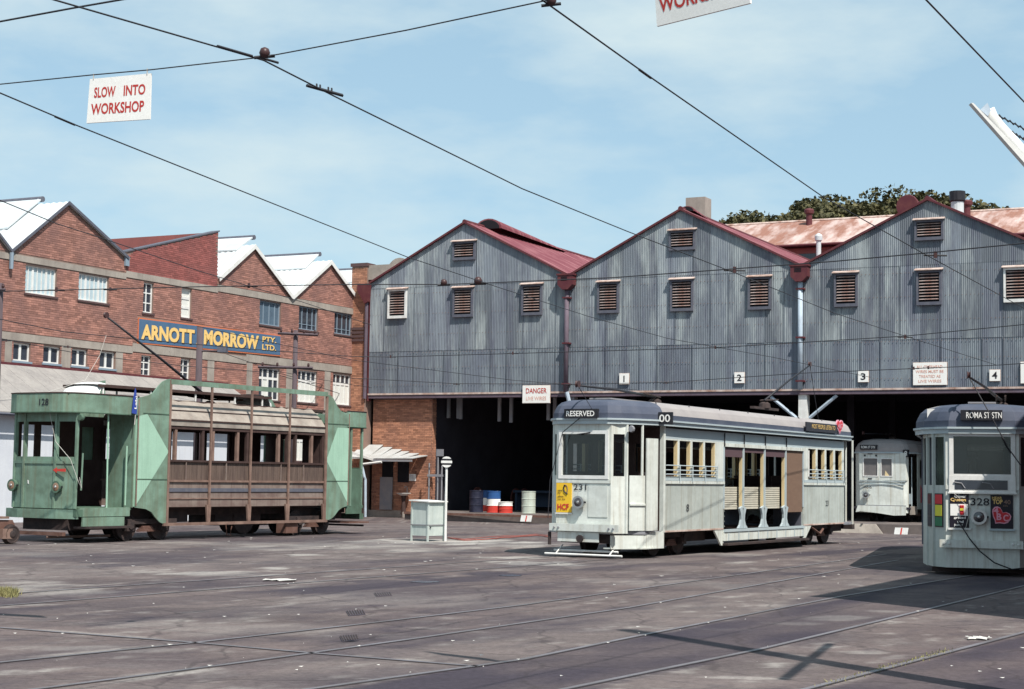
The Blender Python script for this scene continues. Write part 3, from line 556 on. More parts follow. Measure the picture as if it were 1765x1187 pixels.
# ------------------------------------------------------------------ tram shed
shed = thing('tram_shed', 'big three gabled workshop shed of grey corrugated iron with maroon roofs and open front', 'tram shed', SF)
LX, RX = -6.2, 24.6; V1, V2, V3 = 3.57, 13.58, 23.5; A1, A2, A3 = (-1.44, 12.58), (8.52, 12.56), (18.49, 12.36)
sp = [(LX, 10.12), A1, (V1, 10.07), A2, (V2, 10.04), A3, (V3, 9.95), (RX, 10.5)]
def stop_(x):
    for (a, b), (c, d) in zip(sp, sp[1:]):
        if a <= x <= c: return b+(d-b)*(x-a)/(c-a)
    return 10
P_ = .0762; 
def sheet_mesh(x0, w, z0, z1, topf=None, y=0., extra=()):
    n = int(round(w/P_))*2; mb = MB(); xs = [x0+w*i/n for i in range(n+1)]
    if topf: xs = sorted(set(xs+[e for e in extra if x0 < e < x0+w]))
    lo = []
    for i, x in enumerate(xs):
        yy = y-.017*(i % 2); zt = z1 if not topf else topf(x)
        mb.v += [(x, yy, z0), (x, yy, zt)]
    mb.f = [(2*i, 2*i+2, 2*i+3, 2*i+1) for i in range(len(xs)-1)]; return mb
sw = .762; ns = int((RX-LX)/sw)+1
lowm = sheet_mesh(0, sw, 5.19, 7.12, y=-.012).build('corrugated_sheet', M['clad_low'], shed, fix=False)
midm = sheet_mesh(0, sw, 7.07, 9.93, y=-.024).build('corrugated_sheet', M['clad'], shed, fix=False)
r = random.Random(2)
for i in range(ns):
    x = LX+i*sw
    for src in (lowm, midm):
        if i == 0: src.location = (x, 0, 0)
        else:
            o = inst(src, shed, (x, r.uniform(-.008, .0), 0))
    sheet_mesh(x, min(sw, RX-x), 9.88, 0, lambda q: max(9.885, stop_(q)-.02), -.036, (A1[0], V1, A2[0], V2, A3[0], V3)).build('corrugated_sheet', M['clad'], shed, fix=False)
for i in range(1, ns):
    x = LX+i*sw
    for za, zb in ((5.24, 7.06), (7.13, 9.86)):
        if (i*7+int(za)) % 3: MB().box(x-.006, x+.010, -.056, -.030, za, zb).build('lap_edge', M['clad_low'], shed)
rn = random.Random(8)
for zz in (5.6, 6.35, 7.0, 7.8, 8.7, 9.6):
    mb = MB()
    for k in range(int((RX-LX)/.1524)):
        x = LX+.04+k*.1524
        if rn.random() < .85: mb.box(x-.011, x+.011, -.058, -.040, zz-.011, zz+.011)
    o = mb.build('nail_heads', M['rustbar'], shed, fix=False); o['kind'] = 'stuff'
# structure behind the cladding
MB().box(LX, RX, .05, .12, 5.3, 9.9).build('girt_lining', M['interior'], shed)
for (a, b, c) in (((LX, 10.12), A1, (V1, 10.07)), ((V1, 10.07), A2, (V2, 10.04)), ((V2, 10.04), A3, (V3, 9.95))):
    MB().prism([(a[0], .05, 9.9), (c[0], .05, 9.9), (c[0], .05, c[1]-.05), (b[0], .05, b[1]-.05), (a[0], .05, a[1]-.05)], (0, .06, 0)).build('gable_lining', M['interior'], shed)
def roofslope(p, q, y0=-.14, y1=21.4, m='redroof'):
    n = int((y1-y0)/.19); mb = MB(); d = Vector((q[0]-p[0], 0, q[1]-p[1])); nn = Vector((-d.z, 0, d.x)).normalized(); nn = nn if nn.z > 0 else -nn
    for i in range(n+1):
        y = y0+(y1-y0)*i/n; o = .05+.018*(i % 2)
        for s in (p, q): mb.v.append((s[0]+nn.x*o, y, s[1]+nn.z*o))
    mb.f = [(2*i, 2*i+1, 2*i+3, 2*i+2) for i in range(n)]
    o = mb.build('roof', M[m], shed, fix=False)
    MB().prism([(p[0], y0, p[1]-.03), (q[0], y0, q[1]-.03), (q[0], y0, q[1]+.035), (p[0], y0, p[1]+.035)], (0, y1-y0, 0)).build('roof_boarding', M['maroon'], shed)
    MB().prism([(p[0], y0-.03, p[1]-.03), (q[0], y0-.03, q[1]-.03), (q[0], y0-.03, q[1]+.06), (p[0], y0-.03, p[1]+.06)], (0, .03, 0)).build('barge_board', M['maroon'], shed)
for a, b in zip(sp, sp[1:]):
    if a[0] < V3-.1: roofslope(a, b)
for i, (ax, az) in enumerate((A1, A2, A3)):
    MB().tube([(ax, -.16, az+.04), (ax, 21.4, az+.04)], .10, 8).build('ridge_cap', M['maroon'], shed)
# ridge cowls
def cowl(x, y0, y1, z, rx, rz):
    prof_ = [(x+rx*math.cos(a), z+rz*math.sin(a)) for a in [math.pi*k/10 for k in range(11)]]
    mb = MB(); k_ = len(prof_); mb.v = [(a, y0, b) for a, b in prof_]+[(x+(a-x)*.55, y1, z-.1+(b-z)*.25) for a, b in prof_]; mb.f = [(i, i+1, k_+i+1, k_+i) for i in range(k_-1)]+[tuple(range(k_))[::-1], tuple(range(k_, 2*k_))]
    mb.build('ridge_cowl', M['redroof'], shed); MB().prism([(x+(a-x)*.86, y0-.01, z+(b-z)*.86) for a, b in prof_], (0, -.02, 0)).build('cowl_opening', M['black'], shed)
cowl(A1[0]+.25, 1.6, 9, A1[1]-.05, .66, .46); cowl(A2[0]+.1, .3, 3, A2[1]-.02, .35, .22)
o_ = MB().lathe([(.05, 0), (.42, 0), (.45, .1), (.4, .7), (.1, .75)], 14, (A3[0]-1.05, 1.0, 12.35), 'y').build('ridge_cowl', M['maroon'], shed)
# left edge trim, header flashing, beam
MB().box(LX-.05, LX+.02, -.05, .2, 4.9, 10.1).build('corner_trim', M['maroon'], shed)
MB().box(LX, RX, -.06, -.045, 5.16, 5.235).build('sill_flashing', M['rustlite'], shed)
MB().box(LX, RX, -.03, .5, 5.02, 5.155).build('door_beam', M['purplepipe'], shed)
# louvres
def louvre(x0, x1, z0, z1, white=False):
    b = .10; t = .045; n = max(5, int((z1-z0-.3)/.115)); fm = M['white'] if white else M['louvre']
    mb = MB(); mb.box(x0, x0+t+.03, -.16, -.03, z0, z1-.06); mb.box(x1-t-.03, x1, -.16, -.03, z0, z1-.06); mb.box(x0+t+.03, x1-t-.03, -.16, -.03, z0, z0+.12); mb.box(x0+t+.03, x1-t-.03, -.16, -.03, z1-.16, z1-.06)
    f = mb.build('louvre_vent', fm, shed)
    MB().box(x0+.1, x1-.1, -.06, -.04, z0+.1, z1-.1).build('vent_backing', M['black'], f)
    MB().prism([(x0-.06, -.05, z1+.02), (x0-.06, -.25, z1-.05), (x0-.06, -.25, z1-.08), (x0-.06, -.05, z1-.03)], (x1-x0+.12, 0, 0)).build('vent_hood', M['rustlite'], f)
    sl_ = MB().prism([(-(x1-x0)/2+.1, -.14, -.022), (-(x1-x0)/2+.1, -.14, -.008), (-(x1-x0)/2+.1, -.07, .03), (-(x1-x0)/2+.1, -.07, .016)], (x1-x0-.2, 0, 0))
    zz = [z0+.17+(z1-z0-.34)*(i+.5)/n for i in range(n)]
    s0 = sl_.build('slat', M['slat'], f); s0.location = ((x0+x1)/2, 0, zz[0])
    for z in zz[1:]: inst(s0, f, ((x0+x1)/2, 0, z))
for a in [(-2.0, -.9, 10.95, 11.83), (-5.22, -4.28, 8.52, 9.88), (-1.95, -.98, 8.48, 9.82), (1.37, 2.32, 8.46, 9.84), (8.03, 9.15, 10.9, 11.78), (4.88, 5.83, 8.44, 9.8), (8.1, 9.08, 8.42, 9.78), (11.4, 12.33, 8.38, 9.75),
          (18.0, 19.08, 10.8, 11.65), (14.88, 15.8, 8.38, 9.76), (18.06, 19.0, 8.34, 9.73), (21.28, 22.3, 8.34, 9.70)]: louvre(*a, white=(a[0] in (-5.22, 21.28)))
# rain heads + downpipes
def rainhead(x, z, m):
    MB().prism([(x-.34, -.42, z), (x+.34, -.42, z), (x+.34, -.42, z-.42), (x+.13, -.42, z-.62), (x-.13, -.42, z-.62), (x-.34, -.42, z-.42)], (0, .38, 0)).build('rainwater_head', M['maroon'], shed)
    MB().box(x-.38, x+.38, -.45, -.02, z-.02, z+.05).build('rainwater_head', M['maroon'], shed)
    for k in range(3): MB().box(x-.18, x+.10, -.432, -.425, z-.12-.06*k, z-.09-.06*k).build('overflow_slot', M['black'], shed)
    MB().tube([(x, -.2, z-.6), (x, -.2, 5.2)], .095, 10).build('downpipe', m, shed, smooth=True)
    for q in (9.1, 7.2, 5.5): MB().box(x-.16, x+.16, -.31, -.02, q, q+.06).build('pipe_bracket', M['maroon'], shed)
rainhead(V1-.05, 10.08, M['purplepipe']); rainhead(V2-.02, 10.02, M['bluepipe']); rainhead(V3, 9.93, M['bluepipe'])
MB().tube([(V1, -.2, 5.2), (V1+.12, -.15, 4.7), (V1+.12, -.15, .2)], .09, 8).build('downpipe', M['bluepipe'], shed)
MB().tube([(LX-.10, -.15, 9.4), (LX-.10, -.15, 5.0)], .08, 8).build('downpipe', M['purplepipe'], shed)
MB().prism([(LX-.5, -.3, 10.1), (LX+.1, -.3, 10.1), (LX+.06, -.3, 9.3), (LX-.12, -.3, 9.2), (LX-.55, -.3, 9.85)], (0, .2, 0)).build('rainwater_head', M['maroon'], shed)
# columns, braces, brick return, interior
for x in (V1+.05, V2, V3):
    MB().box(x-.17, x+.17, .05, .4, .14, 5.02).build('column', M['white'] if x == V2 else M['greypaint'], shed)
for s in (-1, 1): MB().tube([(V2+s*.25, .1, 4.1), (V2+s*1.35, .1, 4.98)], .07, 6).build('brace', M['bluepipe'], shed)
for y in (7, 14):
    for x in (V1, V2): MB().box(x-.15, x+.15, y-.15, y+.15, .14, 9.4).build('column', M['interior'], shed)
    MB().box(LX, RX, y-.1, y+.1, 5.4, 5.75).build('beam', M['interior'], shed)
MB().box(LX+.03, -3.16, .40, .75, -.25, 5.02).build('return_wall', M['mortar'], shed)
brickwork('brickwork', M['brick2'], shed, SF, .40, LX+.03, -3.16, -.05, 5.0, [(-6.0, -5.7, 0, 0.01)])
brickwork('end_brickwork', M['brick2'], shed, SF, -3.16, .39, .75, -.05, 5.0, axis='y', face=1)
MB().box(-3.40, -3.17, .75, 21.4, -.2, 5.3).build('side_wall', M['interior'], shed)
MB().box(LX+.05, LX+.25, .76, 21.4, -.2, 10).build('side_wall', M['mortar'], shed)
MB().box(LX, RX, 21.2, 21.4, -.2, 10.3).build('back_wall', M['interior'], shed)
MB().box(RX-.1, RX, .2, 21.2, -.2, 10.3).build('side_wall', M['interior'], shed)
for i, (x, zb) in enumerate([(-2.99, 4.2), (-2.38, 4.15), (-2.5, 4.18), (-.46, 4.05), (.11, 4.0), (1.9, 4.1), (2.2, 4.1)]):
    MB().box(x-.07, x+.07, 1.5, 1.6, zb, 5.6).build('hanging_post', M['greypaint'], shed)
# slab in front and floor
sb = MB().prism([(-2.6, -2.75, -.3), (24.6, -2.1, -.3), (24.6, 21.3, -.3), (-3.15, 21.3, -.3), (-3.15, .75, -.3), (-2.6, .4, -.3)], (0, 0, .44)).build('shed_floor', M['conc_dark'], frame=SF, kind='structure')
MB().box(-2.6, 12.2, -2.83, -2.74, .06, .15).build('kerb', M['rustunder'], frame=SF, kind='structure')
MB().prism([(13.7, -2.72, -.2), (17.4, -2.62, -.2), (17.1, -2.5, .146), (14.0, -2.6, .146)], (0, .1, .0)).build('kerb', M['concrete'], frame=SF, kind='structure')
for tx in (5.9, 10.9, 15.9, 20.9):
    for s in (-.72, .72): MB().box(tx+s-.035, tx+s+.035, -2.6, 21, .142, .155).build('rail', M['rail'], frame=SF, kind='structure')
for (px, lab) in ((907, 'small white board with a red stripe leaning on the slab edge below the pale drum'), (1553, 'small white board with a red stripe on the slab edge in front of tram 466')):
    P = onp(px, 893 if px < 1000 else 915, SF.w(0, -2.86, 0), SF.l); x, _, z = SF.loc(P); t = thing('marker_board', lab, 'marker board', SF, (x, -2.9, z-.13))
    MB().prism([(x-.24, -2.92, z-.13), (x+.24, -2.92, z-.13), (x+.27, -2.88, z+.12), (x-.21, -2.88, z+.12)], (0, .03, 0)).build('board', M['white'], t)
    MB().prism([(x-.02, -2.93, z-.12), (x+.03, -2.93, z-.12), (x+.06, -2.89, z+.11), (x+.01, -2.89, z+.11)], (0, .006, 0)).build('stripe', M['drumred'], t)
# signs on the shed front
def plate(name, lab, x0, x1, z0, z1, lines, m='signwhite', group=None, y=-.085, cat='sign'):
    t = thing(name, lab, cat, SF, (x0, y, z0), group); MB().box(x0, x1, y-.02, y+.03, z0, z1).build('board', M[m], t)
    MB().box(x0-.015, x1+.015, y+.006, y+.028, z0-.015, z1+.015).build('rim', M['rustlite'], t)
    for s, a, b, c, h, mm, bold in lines: text('lettering', s, M[mm], t, (a, y-.021, c), (1, 0, 0), (0, 0, 1), b-a, h, bold)
    return t
for s, a, b, c, d in (('1', 5.89, 6.31, 5.51, 5.94), ('2', 10.84, 11.25, 5.49, 5.91), ('3', 15.81, 16.21, 5.47, 5.89), ('4', 20.74, 21.12, 5.45, 5.86)):
    w = .05 if s == '1' else .19
    plate('track_number_sign', {'1': 'white square sign with number 1 above the silver grey tram with its blind reading RESERVED', '2': 'white square sign with number 2, left of the pale blue downpipe', '3': 'white square sign with number 3, just right of the pale blue downpipe', '4': 'white square sign with number 4, above the rightmost tram'}[s], a, b, c, d, [(s, (a+b)/2-w/2, (a+b)/2+w/2, c+.08, .26, 'blackpaint', .02)], group='track number signs')
plate('overhead_wires_sign', 'white notice with faded red capitals between number signs 3 and 4', 17.92, 19.18, 5.33, 6.17,
      [('ALL OVERHEAD', 18.05, 19.02, 5.96, .11, 'fadedred', .01), ('WIRES MUST BE', 18.02, 19.06, 5.78, .11, 'fadedred', .01), ('TREATED AS', 18.14, 18.95, 5.60, .11, 'fadedred', .01), ('LIVE WIRES', 18.12, 18.98, 5.42, .11, 'fadedred', .01)])
plate('white_notice', 'blank white board right of number sign 4 at the right edge', 21.86, 22.8, 5.35, 6.13, [])
plate('danger_sign', 'white sign reading danger live wires hanging below the shed eave above the dark opening', 1.49, 2.76, 4.76, 5.49,
      [('DANGER', 1.65, 2.62, 5.16, .22, 'red', .012), ('LIVE WIRES', 1.66, 2.60, 4.87, .16, 'fadedred', .008)], y=-.12)
# brick pier at the left of the shed
pr = thing('brick_pier', 'tall orange brick pier with a dark corbel band at the left corner of the shed', 'pier', SF, (-7.1, -.12, -.2))
MB().box(-7.12, -6.34, -.10, .5, -.3, 10.95).build('core', M['mortar'], pr)
brickwork('brickwork', M['brick2'], pr, SF, -.10, -7.12, -6.34, -.25, 10.9)
brickwork('side_brickwork', M['brick2'], pr, SF, -7.12, -.10, .5, -.25, 10.9, axis='y')
for k, z in enumerate((7.55, 7.72, 7.89, 8.06)): MB().box(-7.17+.0*k, -6.29, -.16, -.05, z, z+.11).build('corbel_course', M['sill'], pr)
MB().box(-7.18, -6.3, -.16, .55, 10.9, 11.05).build('cap', M['sill'], pr)
MB().box(-6.34, -5.0, .0, .4, 10.3, 10.95).build('parapet', M['concrete'], pr)
dm = MB().lathe([(.05, 0), (.62, 0), (.62, 1.3), (.05, 1.3)], 20, (-5.35, 1.0, 10.75), 'y'); tag(dm.build('roof_ventilator', M['concrete'], frame=SF, smooth=False), 'round weathered drum shaped ventilator behind the top of the brick pier', 'ventilator')
# ------------------------------------------------------------------ lean-to annex with its fittings
an = thing('annex', 'small lean-to porch with pale stepped roof sheets against the brick wall', 'lean-to', SF, (-6.7, -.9, -.2))
steps = [(-6.65, -5.62, 2.99), (-5.64, -5.15, 2.89), (-5.17, -4.66, 2.80), (-4.67, -4.28, 2.71), (-4.29, -3.79, 2.63), (-3.8, -3.35, 2.54)]
for i, (a, b, z) in enumerate(steps):
    f0 = -5.9+(a+6.65)*1.0; ya = -1.2 if i else -1.25
    MB().prism([(a, .38, z), (b, .38, z), (b, .38, z-.03), (a, .38, z-.03)], (0, -1.3, -(z-2.38)+.004*i)).build('roof_sheet', M['awning'], an)
MB().box(-5.3, -3.35, -.96, -.92, 2.24, 2.33).build('fascia', M['greypaint'], an)
MB().prism([(-6.6, -.95, 2.72), (-5.3, -.95, 2.36), (-5.3, -.95, 2.26), (-6.6, -.95, 2.60)], (0, .04, 0)).build('barge_board', M['white'], an)
MB().tube([(-5.9, -.98, 2.10), (-4.85, -.98, 2.22)], .055, 6).build('gutter', M['white'], an)
MB().tube([(-5.85, -.98, 2.08), (-5.72, -.95, 1.55), (-5.70, -.9, 1.45), (-5.66, -.9, -.17)], .06, 8).build('downpipe', M['bluepipe'], an)
MB().box(-6.4, -4.6, .34, .385, -.2, .12).build('plinth', M['concrete'], an)
for x in (-5.35, -4.55): MB().box(x-.28, x+.28, .36, .385, 1.35, 2.25).build('window', M['black'], an)
dr = MB().box(-5.68, -5.05, .28, .33, .14, 1.57); tag(dr.build('sheet_door', M['greypaint'], frame=SF), 'grey sheet metal door panel standing against the brick wall under the porch', 'door')
t = thing('notice', 'small white notice pinned to the brick wall under the porch', 'notice', SF, (-4.24, .3, 1.45)); MB().box(-4.22, -3.9, .33, .37, 1.42, 1.72).build('paper', M['white'], t)
for k in range(4): MB().box(-4.18, -4.0, .322, .329, 1.64-.05*k, 1.65-.05*k).build('lettering', M['greypaint'], t)
t = thing('wash_basin', 'white basin on a dark stand against the brick wall under the porch', 'basin', SF, (-4.3, 0, -.1))
MB().lathe([(.02, 0), (.14, 0), (.30, .08), (.33, .10), (.29, .11), (.05, .04)], 16, (-4.3, .02, .78)).build('basin', M['white'], t, smooth=False)
MB().lathe([(.10, -.85), (.12, -.8), (.08, -.3), (.12, 0)], 10, (-4.3, .02, .80)).build('stand', M['darkwood'], t)
MB().tube([(-4.3, .3, .9), (-4.3, .3, 1.15), (-4.3, .12, 1.18), (-4.3, .1, 1.1)], .02, 6).build('tap', M['greypaint'], t)
t = thing('paint_tin', 'pair of dirty tins on the ground below the white basin', 'tin', SF, (-4.0, -.2, -.15))
for x in (-4.1, -3.85): MB().lathe([(.10, 0), (.10, .25), (.085, .25), (.085, .22)], 12, (x, -.25, -.17)).build('tin', M['concrete'], t)
# doorway frame things just inside opening
t = thing('gate_frame', 'grey pipe frame standing just inside the left edge of the dark opening', 'pipe frame', SF, (-2.9, 0, .14))
for x, z in ((-2.98, 2.1), (-2.55, 2.35), (-2.35, 2.0)): MB().tube([(x, -.1, -.15), (x, -.1, z+.1)], .035, 6).build('post', M['greypaint'], t)
MB().box(-3.05, -2.3, -.14, -.06, 1.62, 1.72).build('crossbar', M['greypaint'], t); MB().box(-2.62, -2.3, -.14, -.06, 2.5, 2.8).build('plate', M['greypaint'], t)
# inside the shed
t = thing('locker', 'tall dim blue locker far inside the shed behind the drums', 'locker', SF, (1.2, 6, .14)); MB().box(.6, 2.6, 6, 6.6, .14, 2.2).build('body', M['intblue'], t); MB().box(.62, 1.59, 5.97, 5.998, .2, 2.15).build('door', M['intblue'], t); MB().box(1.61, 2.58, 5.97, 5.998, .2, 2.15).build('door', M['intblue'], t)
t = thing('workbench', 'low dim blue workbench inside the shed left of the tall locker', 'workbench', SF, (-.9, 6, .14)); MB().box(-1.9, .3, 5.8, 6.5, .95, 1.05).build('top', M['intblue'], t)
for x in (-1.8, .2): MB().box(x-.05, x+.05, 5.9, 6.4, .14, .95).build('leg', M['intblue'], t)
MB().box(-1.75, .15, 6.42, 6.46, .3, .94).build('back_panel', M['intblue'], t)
# ------------------------------------------------------------------ buildings, flues and trees behind the shed
rb = thing('rusty_roofed_building', 'long building with a rusty pink corrugated roof behind the shed gables', 'building', SF, (0, 26, 0))
y0 = 26
n = 120; 
for j in range(30):
    x0 = -1.5+j*1.05; mb = MB()
    for i in range(9):
        x = x0+1.05*i/8; o = .02*(i % 2); mb.v += [(x, y0-4.4-o, 14.05), (x, y0-.05-o, 15.95)]
    mb.f = [(2*i, 2*i+2, 2*i+3, 2*i+1) for i in range(8)]; mb.build('roof_sheet', M['rusty'], rb, fix=False)
MB().prism([(-1.5, y0-4.3, 13.9), (-1.5, y0, 15.88), (-1.5, y0+4.4, 13.9)], (31.5, 0, 0)).build('roof_core', M['maroon'], rb)
MB().tube([(-1.5, y0, 15.98), (30, y0, 15.98)], .09, 6).build('ridge_cap', M['rustlite'], rb)
MB().box(-1.3, 29.8, y0-4.0, y0+4, 0, 13.9).build('wall', M['brick_red'], rb)
MB().tube([(-1.5, y0-4.5, 14.0), (30, y0-4.5, 14.0)], .08, 6).build('gutter', M['maroon'], rb)
for x in range(1, 29, 2): MB().box(x-.5, x+.5, y0-4.03, y0-3.99, 12.4, 13.6).build('window', M['darkpane'], rb)
def flue(lab, x, y, z0, z1, rad, m, cap=None, name='roof_flue'):
    t = thing(name, lab, 'flue', SF, (x, y, z0)); MB().lathe([(rad, z0), (rad, z1-.25), (rad*1.15, z1-.2), (rad*1.15, z1-.15), (rad, z1-.12), (rad, z1)], 14, (x, y, 0)).build('pipe', m, t)
    MB().lathe([(rad*1.5, z1-.22), (rad*1.6, z1-.05), (rad*1.3, z1+.02), (.02, z1+.08)] if not cap else [(rad*1.05, z1-.45), (rad*1.25, z1-.4), (rad*1.25, z1), (rad*.9, z1)], 14, (x, y, 0)).build('cowl', cap or m, t)
flue('short maroon vent pipe on the rusty roof, left of the tall silver flue', 6.13, 25.3, 15.6, 16.5, .17, M['maroon'])
flue('maroon vent pipe on the rusty roof just right of the black topped flue', 14.64, 25.3, 15.6, 16.45, .2, M['maroon'])
x, z = SF.side(1411, 405, 3); flue('slender silver flue pipe rising from the roof valley', x, 3, 9.9, z, .10, M['silver'])
x, z = SF.side(1650, 330, 8); flue('fat silver flue with a black top behind the right gable', x, 8, 11.0, z, .27, M['silver'], M['blackpaint'])
x, z = SF.side(1204, 342, 6)
ch = thing('chimney', 'square concrete chimney stack behind the middle gable', 'chimney', SF, (x, 6, 11)); MB().box(x-.45, x+.45, 5.6, 6.4, 11.5, z).build('stack', M['concrete'], ch); MB().box(x-.3, x+.3, 5.75, 6.25, z, z+.02).build('flue_opening', M['black'], ch)
# trees
def tree(lab, px, ptop, Yd, rad, seed):
    P = onp(px, ptop, (0, Yd, 0), Vector((0, 1, 0))); X, H = P.x, P.z; r = random.Random(seed)
    t = thing('fig_tree', lab, 'tree', WF, (X, Yd, 0), 'trees behind the shed')
    mb = MB(); mb.tube([(X, Yd, -.2), (X+.3, Yd, H*.35), (X-.2, Yd, H*.62)], .55, 8, .32); mb.build('trunk', M['bark'], t)
    cl = []
    for k in range(15):
        a = r.uniform(0, 6.28); q = r.random()**.5*rad; cx, cy = X+math.cos(a)*q*1.25, Yd+math.sin(a)*q; cz = H-.7-(q/rad)**2*1.8-r.uniform(0, 1.8); cl.append((cx, cy, cz, r.uniform(1.1, 2.0)))
        mb = MB()
        if k < 9: mb.tube([(X-.2, Yd, H*.6), ((X+cx)/2, (Yd+cy)/2, H*.72), (cx, cy, cz-.3)], .22, 5, .06); mb.build('limb', M['bark'], t)
    mb = MB()
    for (cx, cy, cz, rr) in cl:
        for k in range(620):
            v = Vector((r.gauss(0, 1), r.gauss(0, 1), r.gauss(0, 1))).normalized(); q = rr*(r.random()**.35); c = Vector((cx+v.x*q*1.25, cy+v.y*q*1.1, cz+v.z*q*.62)); s = r.uniform(.10, .24)
            u = Vector((r.gauss(0, 1), r.gauss(0, 1), r.gauss(0, .6))).normalized(); w = u.cross(Vector((r.gauss(0, 1), r.gauss(0, 1), r.gauss(0, 1)))).normalized()
            mb.add([c-u*s, c+w*s*.6, c+u*s, c-w*s*.6], [(0, 1, 2, 3)])
    o = mb.build('crown', M['leaf'], t, fix=False); o['kind'] = 'stuff'
for i, (px, pt, rad, lab) in enumerate([(1300, 366, 3.0, 'low flat topped tree at the left end of the row behind the rusty roof'), (1372, 349, 3.6, 'broad tree just left of the maroon vent pipe behind the rusty roof'), (1440, 335, 3.8, 'tree behind the rusty roof above the slender silver flue'),
      (1515, 326, 4.4, 'tallest spreading tree in the middle of the row behind the rusty roof'), (1590, 333, 3.6, 'dark tree directly behind the peak of the right gable'), (1642, 325, 3.6, 'tree behind the fat black topped flue'), (1335, 358, 3.4, 'squat tree between the low left one and the broad one behind the rusty roof'), (1478, 334, 3.8, 'tree just left of the tallest one behind the rusty roof'), (1672, 338, 3.4, 'tree just right of the fat black topped flue'), (1695, 352, 2.6, 'thin wispy tree at the right end of the row behind the rusty roof')]):
    tree(lab, px, pt, 118+4*(i % 3), rad, 50+i)
# plain store added out of view on the right to cast shade on the yard
o = thing('shade_store', 'plain tall store added outside the picture to shade the right tram', 'building', Frame((7.05, 19.6, 0), 27))
MB().box(0, 23, -8, 0, 0, 8).build('wall', M['brick_red'], o); MB().prism([(-.2, .0, 8), (-.2, -4, 9.6), (-.2, -8.1, 8)], (23.4, 0, 0)).build('roof', M['redroof'], o)
for k in range(4): MB().box(2+5.5*k, 4.5+5.5*k, -.01, .05, 3, 5).build('window', M['darkpane'], o)
# ------------------------------------------------------------------ tram pieces
def loft(mb, rings, cap=True):
    n = len(rings[0]); base = len(mb.v)
    for rg in rings: mb.v += rg
    for i in range(len(rings)-1):
        for k in range(n): a = base+i*n+k; b = base+i*n+(k+1) % n; mb.f.append((a, b, b+n, a+n))
    if cap: mb.f.append(tuple(base+(len(rings)-1)*n+k for k in range(n)))
    return mb
def wheel(t, x, y, r_, w=.12):
    o = MB().lathe([(.05, -.02), (r_*.45, 0), (r_*.8, .01), (r_*.85, 0), (r_, 0), (r_, w*.7), (r_+.03, w*.75), (r_+.03, w), (.05, w)], 18, (x, y, r_+.012), 'y').build('wheel', M['under'], t); return o  # wheels coloured dark for the shadow under the trams
def bogie(t, x, yc, r_=.36, wb=1.25, hw=.72):
    for dx in (-wb/2, wb/2):
        wheel(t, x+dx, yc-hw-.08, r_); wheel(t, x+dx, yc+hw-.04, r_); MB().tube([(x+dx, yc-hw, r_+.01), (x+dx, yc+hw, r_+.01)], .05).build('axle', M['under'], t)
    for s in (-1, 1):
        y = yc+s*(hw+.16); mb = MB(); mb.box(x-wb/2-.45, x+wb/2+.45, y-.04, y+.04, .40, .52)
        for dx in (-wb/2, wb/2): mb.box(x+dx-.12, x+dx+.12, y-.07, y+.07, .24, .50); mb.lathe([(.03, 0), (.09, 0), (.09, .05), (.03, .06)], 10, (x+dx, y+s*.07-(.03 if s > 0 else .03), .37), 'y')
        mb.build('bogie_frame', M['under'], t)
        mb = MB()
        for k in range(4): mb.box(x-.28+.04*k, x+.28-.04*k, y-.05, y+.05, .22+.035*k, .25+.035*k)
        mb.build('leaf_spring', M['rustunder'], t)
    MB().box(x-.35, x+.35, yc-.6, yc+.6, .3, .6).build('motor_casing', M['under'], t)
def trolley(t, base, tip, r_=.028):
    b = Vector(base); p = Vector(tip); d = (p-b).normalized()
    MB().tube([b, b.lerp(p, .5)+Vector((0, 0, .03)), p], r_*1.2, 7, r_*.7).build('trolley_pole', M['blackpaint'], t, smooth=True)
    MB().lathe([(.03, -.03), (.075, -.03), (.05, 0), (.075, .03), (.03, .03)], 12, (p.x, p.y, p.z+.03), 'y').build('trolley_wheel', M['insul'], t)
    mb = MB(); mb.lathe([(.16, 0), (.14, .12), (.08, .16)], 12, (b.x, b.y, b.z-.2)); sgn = -1 if tip[0] < base[0] else 1
    for s in (-.08, .08): mb.tube([(b.x-sgn*.1, b.y+s, b.z), (b.x+sgn*.75, b.y+s, b.z+.05)], .022, 5)
    mb.box(b.x-.85, b.x+.85, b.y-.06, b.y+.06, b.z-.24, b.z-.18); mb.build('trolley_base', M['under'], t)
def headlamp(t, x, y, z, r_=.12, m='lens', rim='chrome'):
    o = MB().lathe([(r_*.6, .0), (r_*1.02, -.03), (r_*1.12, -.10), (r_*1.12, -.125), (r_*.95, -.125)], 20, (x, y, z), 'x').build('headlamp', M[rim], t)
    MB().lathe([(r_*.95, -.118), (r_*.6, -.132), (.01, -.138)], 20, (x, y, z), 'x').build('lens', M[m], o)
    MB().lathe([(r_*.28, -.134), (r_*.2, -.150), (.01, -.152)], 12, (x, y, z), 'x').build('bulb_boss', M['chrome'], o)
    MB().box(x-.10, x-.06, y-r_*1.35, y-r_*1.12, z-.02, z+.02).build('latch', M['blackpaint'], o)
def glasspane(t, A, B, z0, z1, parent=None):
    o = MB().obox(A, B, z0, z1, .008).build('pane', GLASS, parent or t); return o
